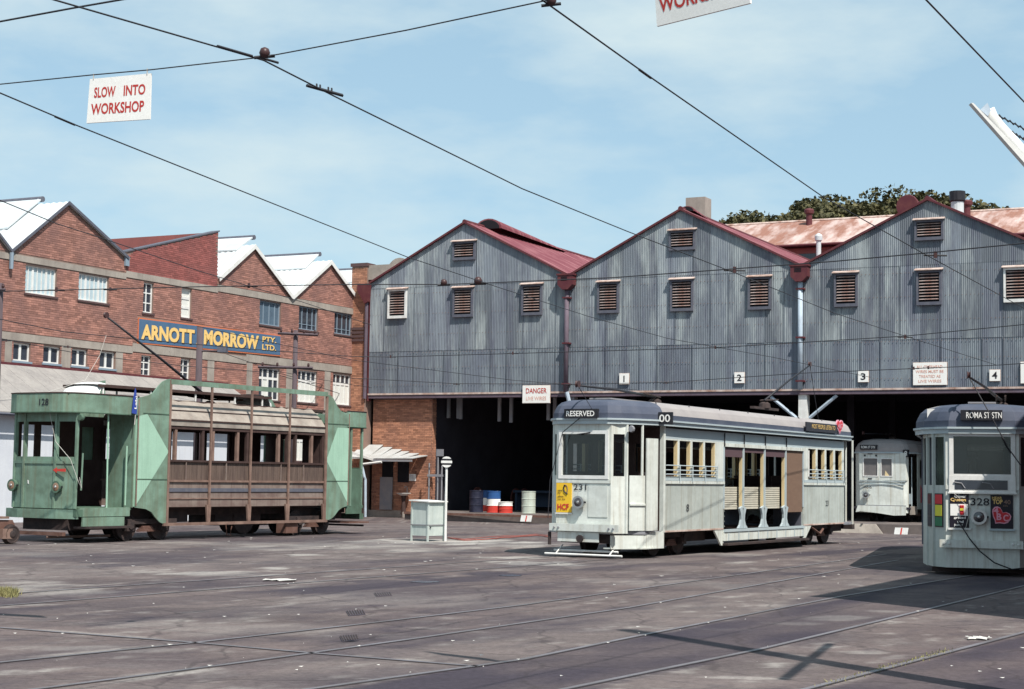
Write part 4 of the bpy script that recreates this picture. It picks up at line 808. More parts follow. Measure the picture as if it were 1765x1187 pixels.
def tram_front(t, nx, yc, fw, skirt, P, ws, corner, y_side, roofz=2.8):
    """flat front of half width fw at x=nx, canted corner windows, belt and waist; P = paint names (front, side)"""
    F_, S_ = P; A = (nx, yc-fw); B_ = (nx, yc+fw)
    w0, w1, wz0, wz1 = ws
    MB().wall(B_, A, skirt, roofz, .05, [(yc+fw-w1, yc+fw-w0, wz0, wz1)]).build('front_panel', M[F_], t)
    fr = MB(); e = .075
    for a, b, c, d in ((w0-e, w1+e, wz0-e, wz0), (w0-e, w1+e, wz1, wz1+e), (w0-e, w0, wz0, wz1), (w1, w1+e, wz0, wz1)): fr.box(nx-.03, nx-.002, a, b, c, d)
    f = fr.build('windscreen', M['white'], t); glasspane(t, (nx+.03, w1), (nx+.03, w0), wz0, wz1, f)
    MB().box(nx-.02, nx-.002, yc-fw, yc+fw, 1.55, 1.62).build('belt_rail', M[F_], t)
    for s in (-1, 1):
        a = (nx, yc+s*fw); b = (nx+.28, yc+s*(fw+.22)); c = (nx+.62, yc+s*(y_side-.12)); d = (nx+1.4, yc+s*y_side)
        seg = (Vector(b)-Vector(a)).length
        q = (a, b) if s < 0 else (b, a)
        MB().wall(q[0], q[1], skirt, roofz, .04*1, [(.05, seg-.05, corner[0], corner[1])], o=0).build('corner_panel', M[S_], t)
        glasspane(t, (q[0][0]+.02, q[0][1]), (q[1][0]+.02, q[1][1]), corner[0], corner[1])
        MB().tube([(b[0], b[1], skirt), (b[0], b[1], roofz)], .035, 6).build('door_post', M[S_], t)
        MB().tube([(c[0], c[1], skirt), (c[0], c[1], roofz)], .03, 6).build('door_post', M[S_], t)
def door_bay(t, nx, yc, fw, y_side, s, zf, P, open_=True):
    b = Vector((nx+.28, yc+s*(fw+.22))); c = Vector((nx+.62, yc+s*(y_side-.12))); d = Vector((nx+1.4, yc+s*y_side)); n = Vector((0, -s*.07))
    q = (b-n, c-n)
    MB().obox(q[0], q[1], zf, 1.72, .03).build('door_leaf', M[P[1]], t)
    MB().obox(q[0], q[1], 1.1, 1.14, .05, -.03).build('door_rail', M[P[1]], t)
    e = c+(d-c)*.52
    MB().obox(c-n*1.6, e-n*1.6, zf, 2.5, .03).build('door_leaf', M[P[1]], t)
    MB().tube([(c.x+.1, c.y+s*.03, .9), (c.x+.1, c.y+s*.05, 1.75), (c.x+.08, c.y, 1.78)], .014, 5).build('grab_rail', M['greypaint'], t)
    MB().tube([(b.x+.03, b.y+s*.05, .9), (b.x+.03, b.y+s*.05, 1.5)], .014, 5).build('grab_rail', M['greypaint'], t)
def roof_drop(t, nx, L_, yc, hw, z0, ztop, mats, endcut):
    """roof: fascia, cove and crown following the rounded plan; ends painted apart"""
    o = []
    xr = L_-nx
    near = [(nx-.06, yc-.58), (nx+.14, yc-.80), (nx+.55, yc-1.04), (nx+1.15, yc-hw-.11)]
    k = 10; mid = [(nx+1.15+(xr-nx-2.3)*i/k, yc-hw-.12) for i in range(1, k)]
    far = [(xr-(x-nx), y) for x, y in near[::-1]]
    line = near+mid+far; o = line+[(x, 2*yc-y) for x, y in line[::-1]]
    xc = (nx+xr)/2; H_ = hw+.12
    def rg(ins, z):
        out_ = []
        for x, y in o:
            ky = 1-ins/H_; e = (x-xc)/(xr-xc); sgn = 1 if e > 0 else -1
            edge = max(0., abs(x-xc)-(xr-xc-1.4))/1.4
            out_.append((x-sgn*ins*.75*edge, yc+(y-yc)*ky, z))
        return out_
    h = ztop-z0
    rings = [rg(0, z0), rg(0, z0+.30*h), rg(.03, z0+.45*h), rg(.08, z0+.66*h), rg(.18, z0+.84*h), rg(.36, z0+.95*h), rg(.7, z0+h)]
    full = loft(MB(), rings)
    a, b, b3, f_ = MB(), MB(), MB(), MB(); a.v = b.v = b3.v = f_.v = full.v
    nr = len(o)
    for i, f in enumerate(full.f):
        cx = sum(full.v[q][0] for q in f)/len(f); cz = sum(full.v[q][2] for q in f)/len(f)
        if i < nr: f_.f.append(f)
        elif cx < endcut: b.f.append(f)
        elif cx > xr-(endcut-nx): b3.f.append(f)
        else: a.f.append(f)
    a.build('roof', M[mats[0]], t, smooth=False); b.build('roof_end', M[mats[1]], t); b3.build('roof_end', M[mats[1]], t); f_.build('roof_fascia', M[mats[1]], t)
    def sc_(g, z): return [(x+(x-xc)/abs(x-xc)*g*(1 if abs(x-xc) > (xr-xc-1.4) else 0) if abs(x-xc) > .01 else x, yc+(y-yc)*(1+g/H_), z) for x, y in o]
    loft(MB(), [sc_(-.05, z0-.10), sc_(.015, z0-.10), sc_(.015, z0-.02), sc_(.05, z0-.015), sc_(.05, z0+.02), sc_(-.02, z0+.021)], False).build('gutter', M['trambl'], t)
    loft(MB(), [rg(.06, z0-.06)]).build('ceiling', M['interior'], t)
    MB().box(nx+.7, xr-.7, yc-.25, yc+.25, ztop+.02, ztop+.05).build('roof_walkway', M['greypaint'], t)
    for k in range(8):
        x = nx+1.2+(xr-nx-2.4)*k/7; MB().tube([(x, yc-hw+.02, z0+.4*h), (x, yc-hw+.10, z0+.95*h)], .012, 4).build('roof_stay', M['blackpaint'], t)
    return o

# ------------------------------------------------------------------ silver grey drop-centre tram with number 231
t = thing('tram', 'silver grey drop-centre tram numbered 231 with its blind reading RESERVED and open middle seats', 'tram', T231, (0, 0, 0), 'trams in the yard')
YC, HW = 1.17, 1.17; PT = ('tramw', 'tramw')
tram_front(t, -1.4, YC, .64, .52, PT, (.66, 1.68, 1.71, 2.57), (1.70, 2.57), HW)
door_bay(t, -1.4, YC, .64, HW, -1, .58, PT)
# waist and apron details
MB().box(-1.412, -1.40, .60, 1.05, .85, 1.50).build('dash_panel', M['tramw'], t)
MB().box(-1.50, -1.42, .30, 1.92, .55, .70).build('bumper_board', M['tramw'], t)
for y in (.42, .52, 1.7, 1.8): MB().lathe([(.025, 0), (.02, -.02)], 8, (-1.50, y, .62), 'x').build('bolt', M['greypaint'], t)
MB().box(-1.44, -1.42, .78, 1.75, .33, .53).build('apron_board', M['tramw'], t)
mb = MB(); mb.tube([(-1.52, .20, .07), (-1.52, 2.0, .07)], .025, 6); mb.tube([(-1.30, .40, .14), (-1.30, 1.9, .14)], .025, 6)
for y in (.5, 1.75): mb.tube([(-1.2, y, .25), (-1.52, y, .07)], .015, 5)
mb.build('lifeguard', M['white'], t)
MB().lathe([(.03, 0), (.05, -.1), (.08, -.12), (.08, -.16)], 10, (-1.40, 1.17, .40), 'x').build('coupler', M['under'], t)
MB().tube([(-1.42, 1.95, .25), (-1.42, 1.95, .52)], .04, 6).build('hose_pipe', M['under'], t)
headlamp(t, -1.40, 1.235, 1.15, .118)
text('fleet_number', '231', M['blackpaint'], t, (-1.406, 1.40, 1.40), (0, -1, 0), (0, 0, 1), .30, .125, .004)
# poster
po = MB().box(-1.425, -1.40, 1.44, 1.80, .93, 1.545).build('poster', M['yellow'], t)
MB().box(-1.43, -1.405, 1.42, 1.82, .895, .925).build('poster_ledge', M['white'], t)
def tfr(s, y, z, w, h, m, p, x=-1.43, b=.0): return text('lettering', s, M[m], p, (x, y, z), (0, -1, 0), (0, 0, 1), w, h, b)
for i, (s, w) in enumerate((('take', .11), ('my', .07), ('advice...', .17), ('join the', .18))): tfr(s, 1.765, 1.37-.062*i, w, .036, 'blackpaint', po, -1.428, .02)
tfr('HCF', 1.765, .985, .27, .125, 'adred', po, -1.428, .03)
MB().tube([(-1.43, 1.60, 1.50), (-1.43, 1.625, 1.44), (-1.43, 1.61, 1.37), (-1.43, 1.56, 1.33), (-1.43, 1.53, 1.31)], .016, 5).build('printed_figure', M['blackpaint'], po)
MB().tube([(-1.43, 1.60, 1.51), (-1.43, 1.55, 1.49), (-1.43, 1.53, 1.42), (-1.43, 1.54, 1.34)], .010, 5).build('printed_figure', M['rustbar'], po)
# destination blind and route box
f = MB().box(-1.535, -1.44, .80, 1.58, 2.895, 3.09).build('destination_box', M['blackpaint'], t); text('lettering', 'RESERVED', M['signwhite'], f, (-1.538, 1.52, 2.935), (0, -1, 0), (0, 0, 1), .66, .115, .015)
f = MB().box(-.40, -.34, -.38, -.06, 2.80, 3.06).build('route_box', M['blackpaint'], t); text('lettering', '00', M['signwhite'], f, (-.404, -.09, 2.85), (0, -1, 0), (0, 0, 1), .25, .16, .012)
MB().lathe([(.05, 0), (.075, -.06), (.06, -.1)], 10, (-1.13, .17, 2.68), 'x').build('marker_lamp', M['greypaint'], t)
MB().tube([(-1.44, 1.0, 2.60), (-1.46, 1.3, 2.56)], .012, 4).build('wiper', M['blackpaint'], t)
# steps and platform
MB().wall((-1.4, .52), (-.80, .06), .20, .48, .03, []).build('step_riser', M['tramw'], t); MB().wall((-.80, .06), (0, -.03), .20, .55, .03, []).build('step_riser', M['tramw'], t)
MB().prism([(-1.38, .55, .20), (-.8, .0, .20), (.02, .0, .20), (.02, .4, .20), (-1.38, .7, .20)], (0, 0, .03)).build('step', M['tramw'], t)
MB().prism([(-1.36, .56, .50), (-1.1, .34, .50), (-.8, .04, .50), (.0, .02, .50), (.0, 2.32, .50), (-.8, 2.3, .50), (-1.1, 2.0, .50), (-1.36, 1.78, .50)], (0, 0, .06)).build('platform_floor', M['greypaint'], t)
MB().prism([(12.86, .56, .50), (12.6, .34, .50), (12.3, .04, .50), (11.5, .02, .50), (11.5, 2.32, .50), (12.3, 2.3, .50), (12.6, 2.0, .50), (12.86, 1.78, .50)], (0, 0, .06)).build('platform_floor', M['greypaint'], t)
MB().box(-.05, .05, -.03, .06, .53, 2.78).build('corner_post', M['tramw'], t)
for x_ in (0, 3.25, 8.38, 11.5):
    for k in range(9): MB().lathe([(.012, .0), (.009, -.008)], 6, (x_+.04 if x_ < 11 else x_-.04, -.002, .60+.115*k), 'y').build('rivet', M['tram'], t)
MB().box(.0, 3.0, .35, 2.0, .28, .52).build('underfloor_box', M['under'], t); MB().box(8.6, 11.6, .35, 2.0, .28, .52).build('underfloor_box', M['under'], t)  # dark boxes added to fill in the gloom under the saloons
# rear end
MB().wall((12.9, .53), (12.9, 1.81), .52, 2.8, -.05, [(.13, 1.15, 1.71, 2.57)]).build('rear_panel', M['tramw'], t)
for s in (-1, 1):
    a, b = (12.9, YC+s*.64), (12.62, YC+s*.86); MB().wall(*((a, b) if s > 0 else (b, a)), .52, 2.8, .04, [(.05, .3, 1.7, 2.57)]).build('corner_panel', M['tramw'], t)
    MB().tube([(12.3, YC+s*1.13, .5), (12.3, YC+s*1.13, 2.8)], .03, 6).build('door_post', M['tramw'], t)
# side walls
def side231(y, s):
    n = -s
    for (xa, xb, wins, wz) in ((0, 3.25, [(.08, .73), (.82, 1.40), (1.5, 2.09), (2.18, 2.76)], None), (8.38, 11.5, [(.36, .92), (1.05, 1.60), (1.72, 2.27), (2.40, 2.95)], None)):
        MB().wall((xa, y), (xb, y), .53, 1.58, .05*s, []).build('side_panel', M['tram'], t)
        MB().wall((xa, y), (xb, y), 1.58, 2.52, .05*s, [(a, b, 1.72, 2.49) for a, b in wins]).build('window_frame', M['tramw'], t)
        MB().box(xa, xb, y-.03*s if s > 0 else y, y if s > 0 else y-.03*s, 1.56, 1.62).build('belt_rail', M['tramw'], t)
        MB().wall((xa, y), (xb, y), 2.52, 2.74, .05*s, []).build('letter_board', M['trambl'], t)
        for a, b in wins:
            MB().box(xa+b-.02, xa+b+.0, y+.012*s, y+.09*s, 1.72, 2.5).build('window_jamb', M['cream'], t); MB().box(xa+a, xa+a+.02, y+.052*s, y+.10*s, 1.72, 2.5).build('window_jamb', M['cream'], t)
            MB().box(xa+a, xa+b, y+.052*s, y+.16*s, 1.68, 1.72).build('window_sill', M['cream'], t)
        mb = MB()
        for z in (1.76, 1.85, 1.95): mb.tube([(xa+wins[0][0]-.02, y-.04*s, z), (xa+wins[-1][1]+.04, y-.04*s, z)], .013, 5)
        for a, b in wins: mb.tube([(xa+b+.03, y-.045*s, 1.6), (xa+b+.03, y-.045*s, 1.97)], .012, 4)
        mb.build('guard_rail', M['trambl'], t)
        MB().box(xa+.05, xb-.05, y-.02*s, y+0*s, 1.625, 1.69).build('sill_rail', M['trambl'], t)
    # middle bays
    for x_ in (1.62, 9.95): MB().box(x_-.02, x_+.02, y-.008*s, y-.001*s, .54, 1.56).build('cover_strip', M['tram'], t)
    for xa, xb in ((0, 3.25), (8.38, 11.5)): MB().box(xa+.02, xb-.02, y-.010*s, y-.001*s, .53, .565).build('skirt_strip', M['rustlite'], t)
    MB().wall((3.25, y), (8.38, y), 2.46, 2.74, .05*s, []).build('letter_board', M['trambl'], t)
    px = [3.25, 4.42, 5.75, 7.15, 8.38]
    for a, b in zip(px, px[1:]):
        MB().box(a+.02, b-.02, y-.03*s, y-.0*s, 2.42, 2.50).build('blind_box', M['tramw'], t)
        MB().tube([(a, y-.02*s, 2.43), (a, y-.02*s, 2.73)], .015, 4).build('strap', M['blackpaint'], t)
    for i, x in enumerate(px):
        MB().box(x-.035, x+.035, y-.01*s, y+.05*s, 1.0, 2.42).build('pillar', M['trambl'], t)
        if i < 4: MB().box(x-.055, x-.036, y+.02*s, y+.09*s, 1.0, 2.42).build('pillar_face', M['cream'], t)
    for i, (a, b) in enumerate(zip(px, px[1:])):
        if i == 3 or (s < 0 and i != 1): MB().box(a+.04, b-.05, y+.01*s, y+.02*s, .88, 2.41).build('canvas_blind', M['blind'], t)  # far-side blinds are added to darken the open middle
        else: MB().box(a+.04, b-.05, y+.01*s, y+.025*s, 2.41-(.22, .10, .17)[i], 2.41).build('canvas_blind', M['blindpu'], t)
        # curved bulkhead end of the seats
        if i: 
            for q, sg_ in ((a, 1), (a, -1)):
                pts = [(q+sg_*.02, 1.06), (q+sg_*.20, 1.0), (q+sg_*.12, .86), (q+sg_*.10, .74), (q+sg_*.16, .62), (q+sg_*.28, .54), (q+sg_*.02, .54)]
                MB().prism([(px_, y+.002*s, pz) for px_, pz in pts], (0, .05*s, 0)).build('seat_end', M['trambl'], t)
    mb = MB(); mb.box(3.2, 8.42, y-.02*s, y+.06*s, .27, .46); mb.build('sill_beam', M['tramw'], t)
    MB().box(3.2, 8.45, y-.14*s, y+.10*s, .17, .22).build('step_board', M['under'], t)
    MB().box(3.25, 8.38, y-.04*s, y+.04*s, .47, .53).build('step_edge', M['trambl'], t)
    for k in range(9):
        x = 3.5+.6*k; MB().box(x-.02, x+.02, y-.03*s, y-.021*s, .27, .46).build('cleat', M['trambl'], t)
    for xa, xb in ((3.25, 2.75), (8.38, 8.95)):
        MB().prism([(xa, y, .55), (xb, y, .55), (xb, y, .50), (xa+(.12 if xb < xa else -.12)*-1, y, .17), (xa, y, .17)], (0, .04*s, 0)).build('gusset', M['tramw'], t)
side231(0, 1); side231(2.34, -1)
for i, (a, b) in enumerate(((3.25, 4.42), (4.42, 5.75), (5.75, 7.15), (7.15, 8.38))):
    for k in range(9):
        if i < 3: MB().box(a+.05, b-.06, .14, .17, 1.04+.052*k, 1.08+.052*k).build('seat_slat', M['slatcream'], t)
    MB().box(a+.06, b-.06, .14, .75, .98, 1.03).build('seat', M['slatcream'], t)
    MB().box(a+.06, b-.06, 1.5, 2.0, .96, 1.0).build('seat', M['slatcream'], t); MB().box(a+.1, b-.1, 1.2, 1.23, 1.0, 1.5).build('seat_back', M['darkwood'], t)
MB().box(-.0, 3.25, .06, 2.28, .55, .60).build('floor', M['darkwood'], t); MB().box(3.25, 8.38, .06, 2.28, .46, .50).build('floor', M['darkwood'], t); MB().box(8.38, 11.5, .06, 2.28, .55, .60).build('floor', M['darkwood'], t)
for x in (.0, 11.5): MB().wall((x, .05), (x, 2.29), .55, 2.75, .04, [(.75, 1.5, .6, 2.5), (.12, .6, 1.8, 2.4), (1.65, 2.12, 1.8, 2.4)]).build('bulkhead', M['darkwood'], t)  # bulkheads coloured dark to stand in for the dim interior
for x in (3.25, 8.38): MB().wall((x, .05), (x, 2.29), .5, 2.75, .04, [(.1, 2.14, 1.4, 2.4), (.75, 1.5, .55, 1.4)]).build('bulkhead', M['louvre'], t)
for x in (.7, 1.5, 2.3, 9.2, 10., 10.8):
    for y in (.08, 1.5): MB().box(x, x+.45, y, y+.75, .95, 1.0).build('seat', M['slatcream'], t); MB().box(x, x+.04, y, y+.75, 1.0, 1.78).build('seat_back', M['darkwood'], t)
text('fleet_number', '8', M['blackpaint'], t, (1.18, -.006, .96), (1, 0, 0), (0, 0, 1), .13, .16, .0); text('fleet_number', '23', M['blackpaint'], t, (10.02, -.006, 1.02), (1, 0, 0), (0, 0, 1), .22, .14, .0)
roof_drop(t, -1.4, 11.5, YC, HW, 2.88, 3.31, ('tramroof', 'tramdk'), -.45)
ad = MB().box(8.06, 10.4, -.20, -.17, 2.93, 3.16).build('roof_sign', M['adblack'], t); text('lettering', 'MOST PEOPLE LISTEN TO', M['gold'], ad, (8.45, -.203, 3.01), (1, 0, 0), (0, 0, 1), 1.75, .11, .0)
def heart(cx, cz, w, h, n=30):
    P = []
    for i in range(n):
        a = 2*math.pi*i/n; x = 16*math.sin(a)**3/32; z = (13*math.cos(a)-5*math.cos(2*a)-2*math.cos(3*a)-math.cos(4*a))/30; P.append((cx+x*w, cz+z*h))
    return P
MB().prism([(x, -.19, z) for x, z in heart(10.62, 3.14, .55, .40)], (0, .02, 0)).build('heart_emblem', M['pink'], t)
MB().prism([(x, -.195, z) for x, z in heart(10.62, 3.14, .46, .32)], (0, .004, 0)).build('heart_emblem', M['adred'], t)
text('lettering', '4BC', M['pink'], t, (10.44, -.20, 3.07), (1, 0, 0), (0, 0, 1), .34, .13, .01)
def f231(px, py, y): x, z = T231.side(px, py, y); return (x, y, z)
trolley(t, f231(1129, 684, YC), f231(996, 664, YC)); trolley(t, f231(1318, 690, YC), f231(1396, 629, YC))
a = f231(996, 664, YC); MB().tube([a, (-1.5, .95, 3.1), (-1.55, 1.6, 2.6), (-1.52, 1.9, 1.6), (-1.5, 1.95, .8)], .010, 4).build('trolley_rope', M['blackpaint'], t)
a = f231(1396, 629, YC); MB().tube([a, (12.9, YC, 3.0), (13.0, YC, 1.8)], .010, 4).build('trolley_rope', M['blackpaint'], t)
bogie(t, .95, YC); bogie(t, 10.4, YC)
MB().box(2.2, 9.2, .9, 1.4, .25, .45).build('underframe', M['under'], t); MB().box(-1.2, .2, .5, 1.8, .3, .5).build('underframe', M['under'], t); MB().box(11.3, 12.7, .5, 1.8, .3, .5).build('underframe', M['under'], t)
MB().tube([(9.0, .05, .5), (9.6, .0, .3), (9.9, .02, .42)], .03, 5).build('brake_rod', M['rustunder'], t)
MB().box(12.75, 12.95, .2, 2.1, .35, .5).build('rear_bumper', M['under'], t)

# ------------------------------------------------------------------ tram 328 on the right
T328 = Frame(((1694-882.5)/2900*30.5, 30.5, 0), 16)
t = thing('tram', 'silver grey tram numbered 328 with black posters on its dash at the right edge', 'tram', T328, (0, 0, 0), 'trams in the yard')
YC, HW = 0.0, 1.10
tram_front(t, 0, 0, .64, .14, ('tramw', 'tram'), (-.50, .50, 1.83, 2.51), (1.62, 2.50), HW, 2.6)
MB().box(-.035, -.004, -.58, .58, 1.50, 1.80).build('lower_sash', M['white'], t)
f = MB().box(-.042, -.036, -.44, .48, 1.55, 1.72).build('lower_light', M['darkpane'], t)
for y in (.3, -.2): MB().tube([(-.05, y, 1.57), (-.05, y+.06, 1.66), (-.05, y+.20, 1.68)], .01, 4).build('wiper', M['greypaint'], f)
MB().box(-.06, -.03, -.60, .60, 1.475, 1.505).build('waist_ledge', M['white'], t)
door_bay(t, 0, 0, .64, HW, -1, .3, ('tramw', 'tram'))
MB().wall((.62, .98), (.28, .86), .14, 2.6, .03, [(.05, .34, 1.62, 2.5)]).build('corner_panel', M['tram'], t); MB().wall((.28, -.86), (.62, -.98), .14, 1.5, .03, []).build('corner_panel', M['tram'], t)
MB().wall((1.4, 1.10), (.62, .98), .14, 2.6, .03, [(.08, .7, 1.62, 2.5)]).build('corner_panel', M['tram'], t)
for s in (-1,): MB().wall((.62, s*.98), (1.4, s*1.10), .14, .32, .03, []).build('step_riser', M['tramw'], t)
MB().box(-.08, -.002, -.70, .75, .50, .64).build('bumper_board', M['tramw'], t)
for y in (-.62, -.52, .58, .67): MB().lathe([(.022, -.08), (.018, -.10)], 8, (0, y, .58), 'x').build('bolt', M['white'], t)
headlamp(t, 0, .06, 1.06, .125)
text('fleet_number', '328', M['blackpaint'], t, (-.008, .205, 1.265), (0, -1, 0), (0, 0, 1), .325, .135, .008)
p1 = MB().box(-.025, -.001, .235, .575, .86, 1.475).build('poster', M['adblack'], t); MB().box(-.05, -.001, .20, .60, .82, .855).build('poster_ledge', M['white'], t)
def t3(s, y, z, w, h, m, p, b=.01, x=-.027): return text('lettering', s, M[m], p, (x, y, z), (0, -1, 0), (0, 0, 1), w, h, b)
t3('Oliver', .49, 1.40, .21, .055, 'signwhite', p1, .02); t3('Queen', .555, 1.325, .27, .07, 'gold', p1, .03)
MB().box(-.029, -.026, .25, .56, 1.075, 1.285).build('poster_picture', M['signwhite'], p1)
c_ = MB().lathe([(.035, 0), (.04, .03), (.032, .09), (.042, .15), (.038, .17)], 12, (-.03, .36, 1.095)); c_.build('printed_glass', M['adred'], p1)
MB().box(-.078, -.072, .33, .39, 1.17, 1.21).build('printed_label', M['adyellow'], p1)
for i, (s, w) in enumerate((('grilled', .21), ('and', .11), ('juicy', .16))): t3(s, .44 if i == 1 else .50, 1.01-.065*i, w, .05, 'signwhite', p1, .03)
p2 = MB().box(-.025, -.001, -.53, -.14, .86, 1.46).build('poster', M['adblack'], t); MB().box(-.05, -.001, -.56, -.12, .82, .855).build('poster_ledge', M['trambl'], t)
t3('HEAR', -.17, 1.385, .17, .045, 'gold', p2); t3('TOP', -.18, 1.295, .17, .085, 'gold', p2, .03); t3('40', -.37, 1.295, .12, .08, 'rustbar', p2, .02); t3('ON', -.36, 1.25, .08, .03, 'rustbar', p2)
# the double heart of the radio poster
h1 = [(-.033, y, z) for y, z in [(-.17-0, 1.16), (-.175, 1.20), (-.21, 1.245), (-.26, 1.255), (-.31, 1.235), (-.34, 1.18), (-.35, 1.145), (-.41, 1.155), (-.47, 1.13), (-.50, 1.08), (-.485, 1.02), (-.44, .965), (-.38, .945), (-.30, .955), (-.22, .945), (-.215, 1.0), (-.18, 1.08)]]
MB().prism(h1, (.006, 0, 0)).build('heart_emblem', M['pink'], p2)
cy = sum(p[1] for p in h1)/len(h1); cz = sum(p[2] for p in h1)/len(h1)
MB().prism([(-.037, cy+(y-cy)*.88, cz+(z-cz)*.86) for _, y, z in h1], (.005, 0, 0)).build('heart_emblem', M['adred'], p2)
t3('4', -.19, 1.13, .09, .095, 'pink', p2, .03, -.039); t3('B', -.245, 1.01, .085, .12, 'pink', p2, .03, -.039); t3('C', -.36, .99, .09, .12, 'pink', p2, .03, -.039)
# corner posters on the left
for i, (k0, mats_) in enumerate(((.0, ('adred', 'adyellow', 'adgreen')), (.36, ('maroon', 'navy', 'navy')))):
    A, B_ = ((.28, .86), (0, .64)) if i == 0 else ((.62, .98), (.28, .86))
    A = Vector(A); B_ = Vector(B_); d = B_-A; a, b = A+d*.15, A+d*.8
    pz = MB().obox(a, b, .86, 1.47, -.02, -.042 if 0 else -.0).build('poster', M['adblack'], t)
    for j, mm in enumerate(mats_): MB().obox(a+d*.05, b-d*.05, (1.28, 1.06, .88)[j], (1.45, 1.26, 1.04)[j], -.005, -.022).build('poster_picture', M[mm], pz)
roof_drop(t, 0, 11.5+1.4, 0, HW, 2.66, 3.12, ('tramroof', 'tramdk'), .9)
f = MB().box(-.14, -.04, -.36, .37, 2.80, 2.985).build('destination_box', M['blackpaint'], t); text('lettering', 'ROMA ST STN', M['signwhite'], f, (-.143, .27, 2.835), (0, -1, 0), (0, 0, 1), .62, .11, .005)
f = MB().box(.50, .58, .82, .98, 2.80, 3.03).build('route_box', M['white'], t)
for s in (-1, 1):
    y = s*HW
    MB().wall((1.4, y), (12.9-1.4, y), .50, 2.6, -.04*s, [(.15+.66*k, .7+.66*k, 1.72, 2.45) for k in range(14)]).build('side_wall', M['tram'], t)
MB().wall((12.9, -.64), (12.9, .64), .3, 2.6, .05, [(.13, 1.15, 1.71, 2.5)]).build('rear_panel', M['tramw'], t)
MB().box(.05, 12.8, -.62, .62, .45, .52).build('floor', M['darkwood'], t)
MB().wall((1.4, -1.12), (1.4, 1.12), .5, 2.6, .04, [(.75, 1.4, .55, 2.4)]).build('bulkhead', M['louvre'], t)  # dark colour makes the space behind the windscreen look shaded
def f328(px, py, y): x, z = T328.side(px, py, y); return (x, y, z)
P = onp(1670, 649, T328.w(-.25, 0, 0), T328.d); tip = T328.loc(P)
trolley(t, (3.2, -.35, 3.32), tip)
MB().tube([tip, (-.35, -.12, 2.95), (-.38, -.45, 2.3), (-.36, -.66, 2.0)], .010, 4).build('trolley_rope', M['blackpaint'], t)
MB().tube([(-.05, .42, .98), (-.10, .22, .66), (-.11, .05, .45), (-.1, -.2, .25), (-.08, -.5, .14), (.1, -1.0, .2)], .012, 5).build('trolley_rope', M['blackpaint'], t)
MB().tube([(-.02, .30, .83), (-.12, .2, 1.2), (-.05, .52, 1.5)], .007, 4).build('trolley_rope', M['rope'], t)
bogie(t, 2.2, 0); bogie(t, 10.6, 0); MB().box(.2, 12.5, -.5, .5, .15, .42).build('underframe', M['under'], t)
MB().box(.3, .42, -.9, .9, .05, .14).build('lifeguard', M['under'], t)

# ------------------------------------------------------------------ tram 466 just inside the shed
T466 = Frame(((1520-882.5)/2900*65, 65, .14), 27)
t = thing('tram', 'streamlined pale tram numbered 466 standing in the shed doorway, half in shadow', 'tram', T466, (0, 0, 0), 'trams in the yard')
pl = [(1.4, 1.16), (.55, 1.14), (.22, 1.02), (.05, .84), (0, .6), (-.02, 0), (0, -.5), (.04, -.86), (.14, -1.0), (.2, -1.02)]
segs = list(zip(pl[::-1], pl[::-1][1:]))
z0, zb, zt = .36, 1.55, 2.66
for a, b in segs:
    ops_ = []
    MB().wall(a, b, z0, 1.60, -.04, []).build('front_panel', M['tramw'], t)
MB().wall((-.02, -.96), (-.02, .84), 1.60, zt, -.04, [(.50, .97, .0+1.74, 2.45), (1.06, 1.66, 1.74, 2.47)]).build('front_panel', M['tramw'], t)
for a, b in segs[5:]: pass
MB().wall((.02, .84), (.22, 1.02), 1.60, zt, -.04, []).build('corner_panel', M['tramw'], t); MB().wall((.22, 1.02), (.55, 1.14), 1.6, zt, -.04, [(.06, .28, 1.74, 2.45)]).build('corner_panel', M['tramw'], t)
MB().wall((.2, -1.02), (-.02, -.96), 1.6, zt, -.04, []).build('corner_panel', M['tramw'], t)
for (a, b, c, d) in ((-.46, .01, 1.74, 2.45), (.10, .70, 1.74, 2.47)):
    f = MB(); e = .035
    for q in ((a, b, c, c+e), (a, b, d-e, d), (a, a+e, c+e, d-e), (b-e, b, c+e, d-e)): f.box(-.035, .0, *q)
    f = f.build('window_frame', M['white'], t); MB().box(.0, .01, a+.03, b-.03, c+.03, d-.03).build('pane', M['greypane'], f)
MB().prism([(-.005, -.15, 1.78), (-.005, -.32, 1.78), (-.005, -.17, 1.98)], (.004, 0, 0)).build('paper_in_window', M['cream'], t)
for z in (1.57, 1.45): MB().box(-.045, -.02, -.95, .86, z-.015, z+.012).build('belt_rail', M['trambl'], t)
MB().box(-.05, -.02, -.98, .88, .62, .65).build('belt_rail', M['greypaint'], t)
MB().prism([(-.05, .98, .36), (-.05, .8, .40), (-.05, .1, .34), (-.05, -.5, .26), (-.05, -.96, .28), (-.05, -.98, .62), (-.05, .9, .62)], (.04, 0, 0)).build('apron', M['tramw'], t)
headlamp(t, -.03, .56, 1.03, .12); text('fleet_number', '466', M['blackpaint'], t, (-.045, .68, 1.27), (0, -1, 0), (0, 0, 1), .33, .11, .0)
for y in (.62, .18): MB().lathe([(.04, 0), (.035, -.03)], 8, (-.03, y, 2.55), 'x').build('vent_hole', M['blackpaint'], t)
MB().box(-.06, -.03, .32, .50, 2.60, 2.64).build('marker_lamp', M['blackpaint'], t); MB().box(-.045, -.03, .34, .50, 1.64, 1.68).build('handle', M['blackpaint'], t)
